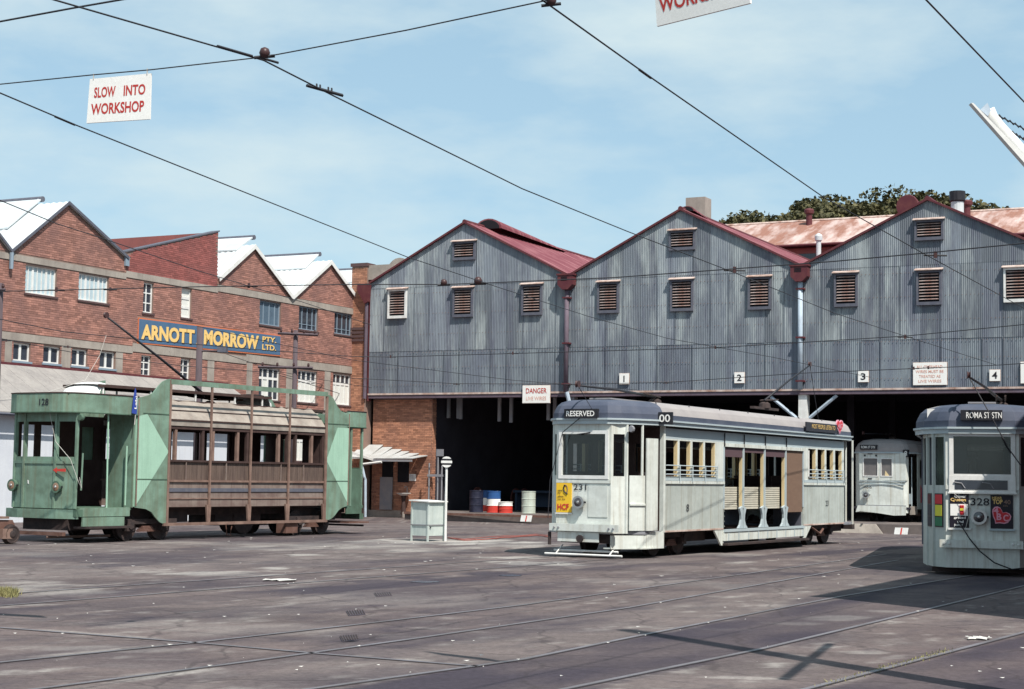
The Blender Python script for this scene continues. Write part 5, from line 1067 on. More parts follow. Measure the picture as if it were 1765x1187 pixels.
# roof and blind
ol = [(.2, -1.04), (.04, -.9), (-.05, -.5), (-.06, 0), (-.05, .6), (.02, .86), (.2, 1.06), (.55, 1.18), (1.4, 1.2), (12, 1.2), (12, -1.2), (1.0, -1.2)]
def r4(i, z): return [(x+i*.8*(1 if x < 2 else 0), y*(1-i/1.2), z) for x, y in ol]
loft(MB(), [r4(0, 2.66), r4(.03, 2.85), r4(.12, 3.02), r4(.28, 3.14), r4(.6, 3.2)]).build('roof', M['tramroof'], t)
loft(MB(), [r4(-.02, 2.63), r4(-.03, 2.66), r4(-.01, 2.69)], False).build('gutter', M['trambl'], t)
f = MB().box(-.10, .02, .13, .80, 2.78, 2.96).build('destination_box', M['blackpaint'], t); text('lettering', 'ROMA ST STN', M['signwhite'], f, (-.105, .74, 2.82), (0, -1, 0), (0, 0, 1), .54, .10, .01)
f = MB().box(-.0, .2, -1.05, -.85, 2.5, 2.78).build('route_box', M['blackpaint'], t); text('lettering', '8', M['signwhite'], f, (-.005, -.91, 2.55), (0, -1, 0), (0, 0, 1), .1, .18)
MB().wall((1.1, -1.16), (12, -1.16), .5, 2.66, .04, [(.3+.8*k, .9+.8*k, 1.7, 2.4) for k in range(12)]).build('side_wall', M['tram'], t); MB().wall((1.4, 1.16), (12, 1.16), .5, 2.66, -.04, []).build('side_wall', M['tram'], t)
MB().prism([(1.5, -1.17, .75), (2.1, -1.17, .75), (2.1, -1.17, 1.45), (1.8, -1.17, 1.05), (1.5, -1.17, 1.45)], (0, -.01, 0)).build('side_advertisement', M['adred'], t)
MB().box(.2, 1.1, -1.14, -1.06, .30, .62).build('step_riser', M['concrete'], t); MB().tube([(.35, -1.1, .6), (.35, -1.1, 2.5)], .02, 5).build('grab_rail', M['trambl'], t)
MB().box(.25, .7, -1.05, -1.02, .7, 1.1).build('door_leaf', M['trambl'], t); MB().box(.1, 12, -1.1, 1.1, .5, .58).build('floor', M['interior'], t)
bogie(t, 2.2, 0); bogie(t, 9.5, 0)
P = onp(1488, 747, T466.w(-.2, 0, 0), T466.d); tip = T466.loc(P); trolley(t, (2.6, .2, 3.4), (tip[0], tip[1], tip[2]))
# ------------------------------------------------------------------ stripped green tram 128
t = thing('tram', 'derelict green advertising tram numbered 128 with stripped brown saloon and torn roof', 'tram', T128, (0, 0, 0), 'trams in the yard')
W8 = 2.1; NX = -2.88; G_ = 'green'
# front end: three bay screen over three dash panels, slightly bowed
fp = [(NX+.10, 2.06), (NX-.0, 1.64), (NX, .62), (NX+.12, .08)]
for i, (a, b) in enumerate(zip(fp, fp[1:])):
    ln = (Vector(b)-Vector(a)).length; e = .055
    MB().wall(a, b, .78, 1.84, .04, []).build('dash_panel', M[G_], t)
    MB().wall(a, b, 1.84, 2.98, .045, [(e, ln-e, 1.96, 2.77)]).build('window_frame', M[G_], t)
    MB().wall(a, b, 1.80, 1.86, -.02, []).build('belt_rail', M['green_lt' if 0 else G_], t)
for x, y in fp: MB().box(x-.028, x+.03, y-.03, y+.03, .78, 2.98).build('corner_post', M[G_], t)
for x, y in fp[1:3]: MB().box(x-.015, x, y-.02, y+.02, .80, 1.80).build('cover_strip', M['greendk'], t)
bp = [(NX+.05, 2.24), (NX-.10, 1.7), (NX-.10, .45), (NX+.05, -.08)]
for a, b in zip(bp, bp[1:]): MB().wall(a, b, .55, .76, .06, []).build('bumper', M[G_], t)
headlamp(t, NX+.06, 1.97, 1.29, .125, 'lensam', 'greendk'); headlamp(t, NX+.06, .52, 1.27, .125, 'lensam', 'greendk')
ar = [(0, 0), (.12, .06), (.12, .025), (.40, .035), (.40, -.035), (.12, -.025), (.12, -.06)]
MB().prism([(NX-.02+.0, .66-a_, 1.655+b_) for a_, b_ in ar], (-.012, 0, 0)).build('arrow_plate', M['drumred'], t)
MB().prism([(NX-.004, 1.50, 1.42), (NX-.004, 1.46, 1.40), (NX-.004, 1.45, 1.32), (NX-.004, 1.49, 1.34)], (-.006, 0, 0)).build('paint_chip', M['white'], t)
MB().tube([(NX+.25, 2.14, 1.15), (NX+.25, 2.14, 2.0)], .015, 5).build('grab_rail', M[G_], t); MB().tube([(NX+.22, .0, 1.2), (NX+.22, -.02, 2.05)], .02, 5).build('grab_rail', M[G_], t)
MB().tube([(NX+.6, 1.2, .8), (NX+.6, 1.2, 1.95)], .05, 8).build('controller', M['under'], t); MB().tube([(NX+.45, 1.15, 1.9), (NX+.45, 1.15, 2.05)], .02, 5).build('controller_handle', M['blackpaint'], t)
# canopy band following a bowed plan
def canopy(x_in, x_out, rail_y):
    sgn = 1 if x_out > x_in else -1; cp = [(x_in, -.06), (x_in+(x_out-x_in)*.55, -.07), (x_in+(x_out-x_in)*.78, -.03), (x_in+(x_out-x_in)*.90, .07), (x_in+(x_out-x_in)*.97, .26), (x_out, .55), (x_out, 1.7), (x_in+(x_out-x_in)*.95, 2.0), (x_in+(x_out-x_in)*.85, 2.14), (x_in, 2.18)]
    mb = MB(); n = len(cp)
    for x, y in cp: mb.v += [(x, y, 2.98), (x, y, 3.42)]
    for x, y in cp: mb.v += [(x-sgn*.02, y+(.02 if y < 1 else -.02), 2.98), (x-sgn*.02, y+(.02 if y < 1 else -.02), 3.42)]
    for i in range(n-1):
        a, b = 2*i, 2*i+2; mb.f += [(a, b, b+1, a+1), (2*n+a, 2*n+a+1, 2*n+b+1, 2*n+b), (a+1, b+1, 2*n+b+1, 2*n+a+1), (a, 2*n+a, 2*n+b, b)]
    mb.build('canopy_band', M[G_], t, fix=True)
    MB().prism([(x, y*1+(0), 3.06) for x, y in [(p[0]-sgn*.02, p[1]+(.03 if p[1] < 1 else -.03)) for p in cp]], (0, 0, .03)).build('canopy_ceiling', M['greendk'], t)
    mb = MB(); mb.tube([(p[0], p[1], 2.98) for p in cp], .018, 5); mb.build('canopy_edge', M['greendk'], t)
    mb = MB(); mb.tube([(p[0], p[1], 3.42) for p in cp], .016, 5); mb.build('canopy_edge', M['darkwood'], t)
    return cp
cp = canopy(-.95, -3.12, 0); cr = canopy(7.25, 8.42, 0)
rr = random.Random(9)
mb = MB()
for (xa, xb) in ((-3.0, -.9), (7.3, 8.3)):
    for i in range(10):
        for j in range(6):
            x = xa+(xb-xa)*i/10; y = .15+1.8*j/6; mb.add([(x, y, 3.36+rr.uniform(0, .08)), (x+(xb-xa)/10, y, 3.36+rr.uniform(0, .08)), (x+(xb-xa)/10, y+.3, 3.38+rr.uniform(0, .08)), (x, y+.3, 3.37+rr.uniform(0, .07))], [(0, 1, 2, 3)])
mb.build('torn_roof_lining', M['canvas'], t, fix=False)
text('fleet_number', '128', M['blackpaint'], t, (-3.124, .95, 3.13), (0, -1, 0), (0, 0, 1), .30, .155, .012)
MB().lathe([(.05, 0), (.08, -.05), (.07, -.12)], 10, (NX+.2, -.02, 2.86), 'x').build('marker_lamp', M['greendk'], t)
# platform, steps, bulkhead
MB().box(NX+.12, -.97, .06, 2.1, .74, .80).build('platform_floor', M['greendk'], t)
MB().box(-2.70, -1.1, -.02, .05, .60, .80).build('platform_edge', M['green'], t); MB().box(-2.62, -1.3, -.05, .0, .38, .585).build('step_riser', M['green'], t); MB().box(-2.66, -1.15, -.22, .2, .33, .375).build('step_board', M['under'], t)
MB().box(-2.86, -2.66, -.08, .06, .60, .76).build('bumper_bracket', M['greendk'], t)
MB().wall((-.97, 0), (-.97, .80), .8, 3.05, .04, []).build('bulkhead', M['green'], t)
for z in (1.3, 1.75, 2.2): MB().box(-1.00, -.972, .05, .9, z, z+.012).build('cover_strip', M['greendk'], t)
MB().tube([(-1.80, .04, .8), (-1.84, .04, 3.0)], .022, 6).build('stanchion', M['green_lt'], t)
MB().tube([(-1.12, .12, .85), (-1.12, .12, 2.25)], .018, 5).build('grab_rail', M['green_lt'], t); MB().tube([(-1.14, .02, 2.05), (-1.02, .12, 2.05)], .015, 5).build('grab_rail', M['greendk'], t)
MB().wall((NX+.2, 2.08), (.05, 2.08), .8, 2.98, .03, [(2.02, 2.42, 1.92, 2.72), (.1, .5, 1.92, 2.72), (.7, 1.1, 1.92, 2.72)]).build('off_side_wall', M['darkwood'], t)
# advertising side boards
bl = [(-.97, .80), (-.97, 2.98), (-.95, 3.40), (-.82, 3.43), (-.66, 3.46), (-.48, 3.54), (-.32, 3.70), (-.18, 3.82), (0, 3.89), (.12, 3.91), (.12, .40), (.02, .40), (-.12, .44), (-.28, .56), (-.42, .69), (-.60, .76)]
def board(pts, lt, seams, y=-.06):
    o = MB().prism([(x, y, z) for x, z in pts], (0, .03, 0)).build('side_board', M['green'], t)
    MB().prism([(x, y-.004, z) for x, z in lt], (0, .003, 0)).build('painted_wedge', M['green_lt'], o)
    for a, b, z in seams: MB().box(a, b, y-.012, y-.002, z, z+.02).build('seam', M['greendk'], o)
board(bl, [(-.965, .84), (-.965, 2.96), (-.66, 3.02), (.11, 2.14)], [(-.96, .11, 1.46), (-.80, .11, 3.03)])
b2 = [(6.32, 3.82), (6.44, 3.82), (6.56, 3.76), (6.66, 3.66), (6.78, 3.52), (6.95, 3.40), (7.15, 3.36), (7.34, 3.36), (7.34, .78), (7.1, .74), (6.92, .66), (6.76, .52), (6.62, .44), (6.45, .40), (6.32, .40)]
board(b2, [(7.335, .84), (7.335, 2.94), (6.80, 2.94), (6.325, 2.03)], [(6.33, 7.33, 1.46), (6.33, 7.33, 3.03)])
for x_, z0_, z1_ in ((.10, .42, 3.88), (-.955, .84, 3.36), (6.33, .42, 3.78), (7.325, .80, 3.34)): MB().box(x_-.014, x_+.014, -.075, -.061, z0_, z1_).build('edge_strip', M['rustbar'], t)
MB().prism([(-.97, -.03, .82), (-.97, -.03, 3.0), (-.97, .12, 3.0), (-.97, .12, .82)], (-.02, 0, 0)).build('board_return', M['green_lt'], t)
bo = [(x, z) for x, z in bl]
MB().prism([(x, W8+.03, z) for x, z in bl], (0, .03, 0)).build('side_board', M['green'], t); MB().prism([(x, W8+.03, z) for x, z in b2], (0, .03, 0)).build('side_board', M['green'], t)
# advertising frame
MB().box(.12, 6.32, -.075, -.03, 3.78, 3.90).build('frame_rail', M['green'], t); MB().box(.0, 6.4, -.085, -.03, .35, .42).build('frame_rail', M['rustbar'], t)
for x in (.14, 1.63, 3.17, 4.73, 6.30):
    MB().box(x-.022, x+.022, -.07, -.02, .42, 3.78).build('frame_upright', M['rustbar'], t)
    if .5 < x: MB().prism([(x-.05, -.06, .42), (x+.05, -.06, .42), (x+.07, -.06, .85), (x-.10, -.06, .85)], (0, .05, 0)).build('bracket', M['rustbar'], t)
# saloon side, near and off side
def saloon(y, s):
    q = lambda a: y+s*a
    MB().box(.05, 6.3, q(0), q(.05), .80, 1.05).build('lower_panel', M['browngrey'], t); MB().box(.05, 6.3, q(.01), q(.05), 1.05, 1.42).build('waist_panel', M['browngrey'], t)
    MB().box(.05, 6.3, q(-.012), q(.009), 1.17, 1.26).build('painted_stripe', M['louvre'], t); MB().box(.0, 6.3, q(-.03), q(.02), 1.41, 1.46).build('rub_rail', M['rustbar'], t); MB().box(.0, 6.3, q(-.02), q(.02), .99, 1.02).build('rub_rail', M['rustbar'], t)
    if s > 0:
        k = 0; x = .05
        while x < 6.28:
            MB().box(x+.003, min(6.3, x+.087), q(.02), q(.045), 1.46, 1.90).build('matchboard', M['brown'], t); x += .09
    else: MB().box(.05, 6.3, q(.02), q(.045), 1.46, 1.90).build('matchboard_lining', M['brown'], t)
    MB().box(.0, 6.3, q(-.025), q(.06), 1.90, 1.95).build('sill', M['darkwood'], t)
    for x in ((.05, .42, 1.40, 1.78, 2.72, 3.10, 4.36, 4.72, 5.06, 5.76, 6.24) if s > 0 else (.05, .44, 1.4, 2.40, 3.46, 3.76, 4.74)): MB().box(x-.035, x+.045, q(.0), q(.08), 1.95, 2.70).build('window_pillar', M['rustbar'] if x in (.42, 1.78, 2.72, 4.36, 5.76) else M['darkwood'], t)
    for x in (.80, 2.28, 4.45, 5.4): MB().box(x-.012, x+.012, q(-.02), q(.01), 1.46, 1.9).build('cover_strip', M['browngrey'], t)
    MB().box(.05, 6.3, q(-.01), q(.05), 2.70, 2.78).build('header', M['darkwood'], t); MB().box(.05, 6.3, q(-.03), q(.04), 2.78, 2.90).build('header', M['canvas'], t); MB().box(.05, 6.3, q(-.05), q(.03), 2.905, 2.94).build('header', M['darkwood'], t)
    mb = MB(); n = 34
    for i in range(n+1):
        x = .05+6.25*i/n; j = rr.uniform(-.03, .04)
        for k, (yy, z) in enumerate(((-.03, 2.94), (.12, 3.13), (.32, 3.30), (.48+j*.5, 3.42+j))): mb.v.append((x, q(yy), z))
    for i in range(n):
        for k in range(3): a = 4*i+k; mb.f.append((a, a+4, a+5, a+1))
    mb.build('torn_canvas_roof', M['canvas'], t, smooth=True, fix=False)
    MB().tube([(.05, q(.13), 3.165), (6.3, q(.13), 3.165)], .012, 4).build('roof_batten', M['darkwood'], t)
saloon(0, 1); saloon(W8, -1)
MB().box(4.78, 6.0, W8-.10, W8-.08, 1.92, 2.72).build('closed_blind', M['darkwood'], t); MB().box(.9, 1.9, W8-.10, W8-.08, 1.92, 2.72).build('closed_blind', M['darkwood'], t); MB().box(.1, 6.2, .1, 2.0, .76, .8).build('saloon_floor', M['darkwood'], t)
for x in (6.26,): MB().wall((x, .1), (x, 2.0), .8, 2.94, .04, [(.6, 1.3, .8, 2.6)]).build('bulkhead', M['darkwood'], t)
for z in (3.40,): MB().box(.0, 6.9, .46, 1.64, 3.36, 3.43).build('deck_frame', M['darkwood'], t)
# clerestory: thin arched lid on end pieces, open sides
cx0, cx1 = -1.75, 4.55
mb = MB(); n = 8
for i in range(13):
    x = cx0+(cx1-cx0)*i/12
    for k in range(n+1): a = math.pi*k/n; mb.v.append((x, 1.05-.58*math.cos(a), 3.67+.03*math.sin(a)))
for i in range(12):
    for k in range(n): a = i*(n+1)+k; mb.f.append((a, a+n+1, a+n+2, a+1))
mb.build('clerestory_lid', M['darkwood'], t, fix=False, smooth=True)
for y in (.47, 1.63): MB().box(cx0, cx1, y-.03, y+.03, 3.62, 3.69).build('clerestory_rail', M['darkwood'], t)
for x in (cx0+.15, .0, 1.6, 3.1, cx1-.35):
    for y in (.48, 1.62): MB().box(x-.02, x+.02, y-.015, y+.015, 3.42, 3.64).build('clerestory_post', M['white'], t)
for xa, sg_ in ((cx0, -1), (cx1, 1)):
    mb = MB(); 
    for k in range(9):
        a = math.pi*k/8; yy = 1.05-.58*math.cos(a)
        for z, dx in ((3.42, .55), (3.52, .50), (3.60, .36), (3.68+.08*math.sin(a), 0)): mb.v.append((xa-sg_*.25+sg_*dx*(.4+.6*math.sin(a)), yy, z))
    for k in range(8):
        for j in range(3): a = 4*k+j; mb.f.append((a, a+4, a+5, a+1))
    mb.build('clerestory_end', M['white'], t, smooth=True, fix=False)
# rear platform
MB().box(7.3, 8.2, .05, 2.1, .72, .80).build('platform_floor', M['greendk'], t); MB().wall((8.05, .1), (8.05, 2.05), .78, 1.85, .04, []).build('dash_panel', M['greendk'], t)
MB().box(7.33, 8.05, -.02, .02, .56, .80).build('platform_edge', M['greendk'], t)
MB().box(7.36, 8.05, .0, .03, .80, 1.82).build('gate_panel', M['greendk'], t)
for x, y in ((8.05, .03), (8.1, .7), (8.1, 1.4), (8.05, 2.08), (7.5, .0)): MB().box(x-.035, x+.035, y-.03, y+.03, .78, 3.0).build('corner_post', M['green'], t)
MB().box(7.35, 8.3, -.1, 2.1, .30, .34).build('step_board', M['rustunder'], t); MB().box(8.1, 8.3, .1, 2.0, .40, .56).build('rear_bumper', M['greendk'], t); MB().tube([(8.3, .1, .22), (8.3, 2., .22)], .03, 5).build('lifeguard', M['under'], t)
# trolley pole and ropes
def f128(px, py, y): x, z = T128.side(px, py, y); return (x, y, z)
trolley(t, f128(362, 688, 1.05), f128(183, 545, 1.05), .034)
mb = MB()
for k in range(4): mb.tube([(2.9, .9+.1*k, 3.55), (3.9, .9+.1*k, 3.58)], .025, 5)
mb.build('trolley_springs', M['rustunder'], t)
a = f128(190, 570, 1.05); b = f128(147, 655, 1.05); MB().tube([f128(183, 578, 1.05), f128(172, 612, 1.05), b, (-2.9, .9, 3.45), (-3.0, .72, 2.9), (-2.96, .55, 2.3), (-2.9, .12, 1.9), (-2.8, -.05, 1.4), (-2.72, -.08, 1.25), (-2.75, -.03, 1.5)], .007, 4).build('trolley_rope', M['rope'], t)
# pennant
MB().prism([(-1.24, -.12, 3.02), (-1.08, -.12, 3.0), (-1.07, -.12, 3.18), (-1.12, -.12, 3.55), (-1.15, -.12, 3.62), (-1.20, -.12, 3.40)], (0, .01, 0)).build('pennant', M['flag'], t); text('lettering', 'Labi', M['signwhite'], t, (-1.10, -.123, 3.12), (.08, 0, 1), (-1, 0, .1), .30, .07, .02)
MB().tube([(-1.12, -.1, 2.75), (-1.08, -.1, 3.2)], .012, 4).build('pennant_stick', M['rope'], t); 
bogie(t, -.35, 1.05, .33, 1.15); bogie(t, 6.0, 1.05, .33, 1.15)
MB().lathe([(.05, 0), (.42, .02), (.42, .55), (.05, .57)], 16, (3.7, .55, .48), 'y').build('air_tank', M['under'], t); MB().box(2.6, 4.4, .6, 1.5, .3, .76).build('underfloor_box', M['under'], t); MB().box(4.7, 5.2, -.02, .3, .08, .36).build('underfloor_box', M['rustunder'], t)
MB().box(-2.7, -1.2, .35, 1.8, .28, .60).build('underfloor_box', M['under'], t); MB().box(-1.5, 1.3, .35, 1.75, .42, .78).build('underfloor_box', M['under'], t); MB().box(5.2, 7.6, .35, 1.75, .42, .74).build('underfloor_box', M['under'], t)  # dark boxes added in place of the deep shade below the body
for y in (.6, 1.5): MB().box(-2.6, 8.0, y-.05, y+.05, .58, .74).build('underframe_beam', M['under'], t)
MB().tube([(2.45, .1, .35), (2.5, .1, .08), (2.62, .1, .06), (2.68, .1, .3)], .015, 5).build('hanging_chain', M['rustunder'], t)
MB().tube([(-2.9, .8, .12), (-1.4, .3, .14)], .03, 5).build('brake_rod', M['rustbar'], t); MB().box(-2.9, -2.8, .3, 1.9, .16, .24).build('lifeguard', M['rustunder'], t)

# ------------------------------------------------------------------ bogie at the left edge
p = gp(20, 940); t = thing('loose_bogie', 'rusty detached tram truck standing on the ground at the left edge', 'tram truck', Frame((-11.35, 37.3, 0), 31.5))
for x in (-.8, .45): wheel(t, x, -.1, .20); wheel(t, x, 1.2, .20)
MB().prism([(-1.4, 0, .20), (.35, 0, .20), (.62, 0, .36), (.52, 0, .53), (-1.4, 0, .57)], (0, .08, 0)).build('side_frame', M['rustunder'], t); MB().prism([(-1.4, 1.3, .20), (.35, 1.3, .20), (.62, 1.3, .36), (.52, 1.3, .53), (-1.4, 1.3, .57)], (0, .08, 0)).build('side_frame', M['rustunder'], t)
MB().box(-1.4, .38, -.04, 1.42, .56, .61).build('deck', M['rustbar'], t); MB().box(.25, .45, .1, 1.3, .3, .45).build('crossbeam', M['rustunder'], t)
for x in (-.8, .3): MB().box(x-.14, x+.14, -.10, -.0, .12, .34).build('axle_box', M['rustbar'], t)
# ------------------------------------------------------------------ cabinet, signal post, hoses, drums, reels
c0 = gp(740, 932); 
CF = Frame((-2.05, 42.6, 0), 38)
t = thing('yard_cabinet', 'pale green sheet metal cabinet on short legs with a flat top, beside the striped disc', 'cabinet', CF)
hx, hy = .42, .42
for x, y in ((0, 0), (.62, 0), (0, .54), (.62, .54)): MB().box(x-.02, x+.02, y-.02, y+.02, -.01, 1.0).build('leg', M['cabinet'], t)
def cabpanel(a, b, nm='panel'): MB().wall(a, b, .14, .40, .01, []).build(nm, M['cabinet'], t); MB().wall(a, b, .42, .98, .01, []).build(nm, M['cabinet'], t)
cabpanel((0, 0), (.62, 0)); cabpanel((0, .54), (0, 0)); cabpanel((.62, 0), (.62, .54)); cabpanel((.62, .54), (0, .54))
MB().box(-.02, .64, -.02, .56, .40, .425).build('mid_rail', M['greypaint'], t)
MB().prism([(-.06, -.06, .985), (.70, -.06, .985), (.70, .60, 1.01), (-.06, .60, 1.01)], (0, 0, .03)).build('top', M['white'], t); MB().lathe([(.02, -.012), (.02, -.03)], 8, (.08, 0, .35), 'y').build('latch', M['blackpaint'], t)
q = gp(770, 930); x_, y_ = q
t = thing('signal_post', 'white post with a round black and white striped disc beside the pale cabinet', 'signal post', Frame((-1.62, 43.0, 0), 0))
_, z783 = Frame((-1.62, 43.0, 0), 90).side(770, 796, 0)
MB().tube([(0, 0, -.02), (0, 0, z783)], .034, 8, .03).build('post', M['white'], t)
for k, mm in enumerate(('white', 'blackpaint', 'white', 'blackpaint', 'white')):
    r0 = .14; za = -r0+2*r0*(.0, .22, .40, .62, .80)[k]; zb = -r0+2*r0*(.22, .40, .62, .80, 1.)[k]; P = []
    for j in range(9): z = za+(zb-za)*j/8; P.append((math.sqrt(max(0, r0*r0-z*z)), z))
    poly = [(0, -p_, z783+z) for p_, z in P]+[(0, p_, z783+z) for p_, z in P[::-1]]
    poly = [q_ for i_, q_ in enumerate(poly) if i_ == 0 or (Vector(q_)-Vector(poly[i_-1])).length > 1e-4]
    MB().prism([(-.06, y, z) for _, y, z in poly], (.03, 0, 0)).build('disc_band', M[mm], t)
hp = [(772, 929), (800, 932), (840, 930), (870, 928), (900, 926), (925, 924), (945, 926)]
for lab, dy, sd in (('red hose trailing over the ground from the cabinet, the nearer strand', 0, 1), ('thin red cable lying behind the hose near the cabinet', -2.2, 2)):
    r = random.Random(sd); P = []
    for (x, y) in hp: q = gp(x, y+dy+r.uniform(-1, 1)); P.append((q[0], q[1], .025))
    Q = [Vector(P[0])]
    for a, b in zip(P, P[1:]):
        for k in range(1, 5): v = Vector(a).lerp(Vector(b), k/4); v.y += r.uniform(-.10, .10); Q.append(v)
    tag(MB().tube(Q, .016 if sd == 1 else .010, 6).build('hose', M['hose'], smooth=True), lab, 'hose')
p = gp(719, 927)
def drum(lab, px, base_y, rad, h, bands, zb=.14):
    P = gz(px, base_y, zb); x, y, _ = SF.loc(P); t = thing('oil_drum' if h > .7 else 'low_drum', lab, 'drum', SF, (x, y+rad, zb), 'drums in the shed doorway'); z = 0
    for i, (hh, mm) in enumerate(bands):
        pr_ = [(rad, zb+z+.0), (rad, zb+z+hh*h)]
        o = MB().lathe(pr_, 24, (x, y+rad, 0)).build('shell_band', M[mm], t, smooth=False); z += hh*h
    for k in (.02, .34, .67, .985): MB().lathe([(rad, zb+h*k-.015), (rad+.014, zb+h*k), (rad, zb+h*k+.015)], 24, (x, y+rad, 0)).build('rolling_hoop', M[bands[min(len(bands)-1, int(k*len(bands)))][1]], t)
    MB().lathe([(.01, zb+h-.02), (rad-.02, zb+h-.02), (rad-.02, zb+h+.012), (rad+.01, zb+h+.012), (rad+.01, zb+h-.01)], 24, (x, y+rad, 0)).build('rim', M[bands[-1][1]], t)
    MB().lathe([(.03, zb+h-.01), (.03, zb+h+.02), (.01, zb+h+.02)], 8, (x+rad*.6, y+rad, 0)).build('bung', M['greypaint'], t)
drum('navy blue oil drum, leftmost of the drums in the shed doorway', 815, 883, .29, .92, [(1, 'navy')])
drum('blue, white and red drum right of the navy drum, seen between two others', 833, 881, .29, .90, [(.30, 'drumred'), (.35, 'drumwhite'), (.35, 'drumblue')])
drum('blue, white and red banded drum in the middle of the doorway group', 845, 883.5, .29, .90, [(.32, 'drumred'), (.32, 'drumwhite'), (.36, 'drumblue')])
drum('low red drum with a white top band, right of the banded drums', 866, 884, .29, .46, [(.66, 'drumred'), (.34, 'drumwhite')])
drum('pale green white drum standing apart on the right in the shed doorway', 905.5, 885, .29, .92, [(1, 'drumpale')])
for lab, px, off, rad in (('old timber cable reel on its rim left of the navy drum', 797, 1.0, .52), ('timber cable reel standing behind the low red drum', 874, 1.3, .50)):
    P = gz(px, 879, .14); x, y, _ = SF.loc(P); y += off; t = thing('cable_reel', lab, 'cable reel', SF, (x, y, .14), 'cable reels in the shed')
    for s in (-.22, .22):
        MB().lathe([(rad*.25, s-.03), (rad, s-.03), (rad, s+.03), (rad*.25, s+.03)], 24, (x, y, .14+rad), 'x').build('flange', M['reel'], t)
    MB().lathe([(rad*.45, -.19), (rad*.45, .19)], 16, (x, y, .14+rad), 'x').build('core', M['under'], t)
# lamps hanging inside shed
for lab, px, py, y in (('small greenish lamp hanging high in the dark shed', 805, 747, 8), ('small pale lamp hanging low in the dark shed left of tram 231', 844, 797, 9)):
    P = onp(px, py, SF.w(0, y, 0), SF.l); x, yy, z = SF.loc(P); t = thing('shed_lamp', lab, 'lamp', SF, (x, y, z)); MB().lathe([(.03, .12), (.16, 0), (.15, 0)], 12, (x, y, z)).build('shade', M['cabinet'], t); MB().tube([(x, y, z+.12), (x, y, 9.)], .01, 4).build('cord', M['blackpaint'], t)
# ------------------------------------------------------------------ poles
def upole(lab, px, ytop, Z, rad, arms, zbot=-.2):
    P = onp(px, ytop, (0, Z, 0), Vector((0, 1, 0))); t = thing('utility_pole', lab, 'pole', WF, (P.x, Z, 0)); MB().tube([(P.x, Z, zbot), (P.x, Z, P.z)], rad*1.15, 10, rad).build('pole', M['pole'], t, smooth=True)
    for (xa, ya, xb, yb) in arms:
        a = onp(xa, ya, (0, Z-.15, 0), Vector((0, 1, 0))); b = onp(xb, yb, (0, Z-.15, 0), Vector((0, 1, 0))); d = b-a
        MB().tube([a, b], .05, 4).build('crossarm', M['pole'], t)
        for k in (.08, .35, .65, .92): q = a+d*k; MB().lathe([(.03, 0), (.045, .05), (.03, .12)], 8, (q.x, q.y, q.z+.04)).build('insulator', M['insul'], t)
    return t, P
t, P = upole('timber pole with two crossarms in front of the brick factory windows', 510, 569, 58, .08, [(479, 574, 548, 577), (445, 632, 539, 634)])
t, P = upole('grey timber pole with a small flood lamp in front of the blue wall sign', 345, 563, 54, .10, [])
a = onp(386, 604, (0, 53.6, 0), Vector((0, 1, 0))); MB().box(a.x-.18, a.x+.10, 53.4, 53.8, a.z-.06, a.z+.12).build('flood_lamp', M['louvre'], t); MB().tube([(P.x, 54, a.z), (a.x, 53.7, a.z)], .03, 5).build('lamp_bracket', M['pole'], t)
t, P = upole('brown timber pole with a crossarm just at the left edge of the picture', -4, 488, 46, .16, [(-40, 498, 9, 499)])
# foreground pole out of view (its shade lies on the yard)
t = thing('utility_pole', 'tall timber pole standing just outside the right of the picture near the camera', 'pole', WF, (4.45, 12.7, 0)); MB().tube([(4.45, 12.7, 0), (4.45, 12.7, 9.5)], .16, 10, .13).build('pole', M['pole'], t)
MB().tube([(4.95, 14.3, 5.0), (3.95, 11.1, 5.0)], .05, 5).build('bracket_arm', M['pole'], t)
# security bracket with barbed wire at the upper right
t = thing('fence_bracket', 'white steel fence bracket and pipe rising from the right edge with barbed wire', 'fence bracket', WF, (3.5, 9, 0))
Yb = 9.0; on_ = lambda x, y, d=0: onp(x, y, (0, Yb+d, 0), Vector((0, 1, 0)))
a, b, c, d, e = on_(1674, 177), on_(1684, 184), on_(1700, 205), on_(1765, 277), on_(1830, 350)
mb = MB(); n = Vector((.022, 0, .022))
mb.prism([a, a+Vector((.012, 0, 0)), e+n*1.3, e-n*.2], (0, .05, 0)); mb.build('angle_iron', M['white'], t)
mb = MB(); mb.tube([on_(1702, 190, .1), on_(1709, 204, .1), on_(1722, 220, .1), on_(1765, 266, .1), on_(1840, 350, .1)], .040, 10, .034); mb.build('pipe', M['white'], t, smooth=True)
MB().prism([on_(1690, 189, .05), on_(1702, 177, .05), on_(1708, 190, .05), on_(1703, 200, .05)], (0, .06, 0)).build('end_plate', M['bluepipe'], t)
f1 = on_(1840, 350, .05); MB().tube([f1+Vector((0, 0, .02)), Vector((f1.x+.02, f1.y, -.02))], .05, 8).build('fence_post', M['bluepipe'], t)
for (x1, y1, x2, y2) in ((1721, 199, 1800, 240), (1745, 228, 1800, 260)):
    a = on_(x1, y1, .1); b = on_(x2, y2, .6); mb = MB(); mb.tube([a, b], .0035, 4)
    for k in range(9):
        q = a.lerp(b, (k+.5)/9); mb.tube([q+Vector((-.012, 0, .014)), q+Vector((.012, 0, -.014))], .004, 4)
    mb.build('barbed_wire', M['wire'], t)
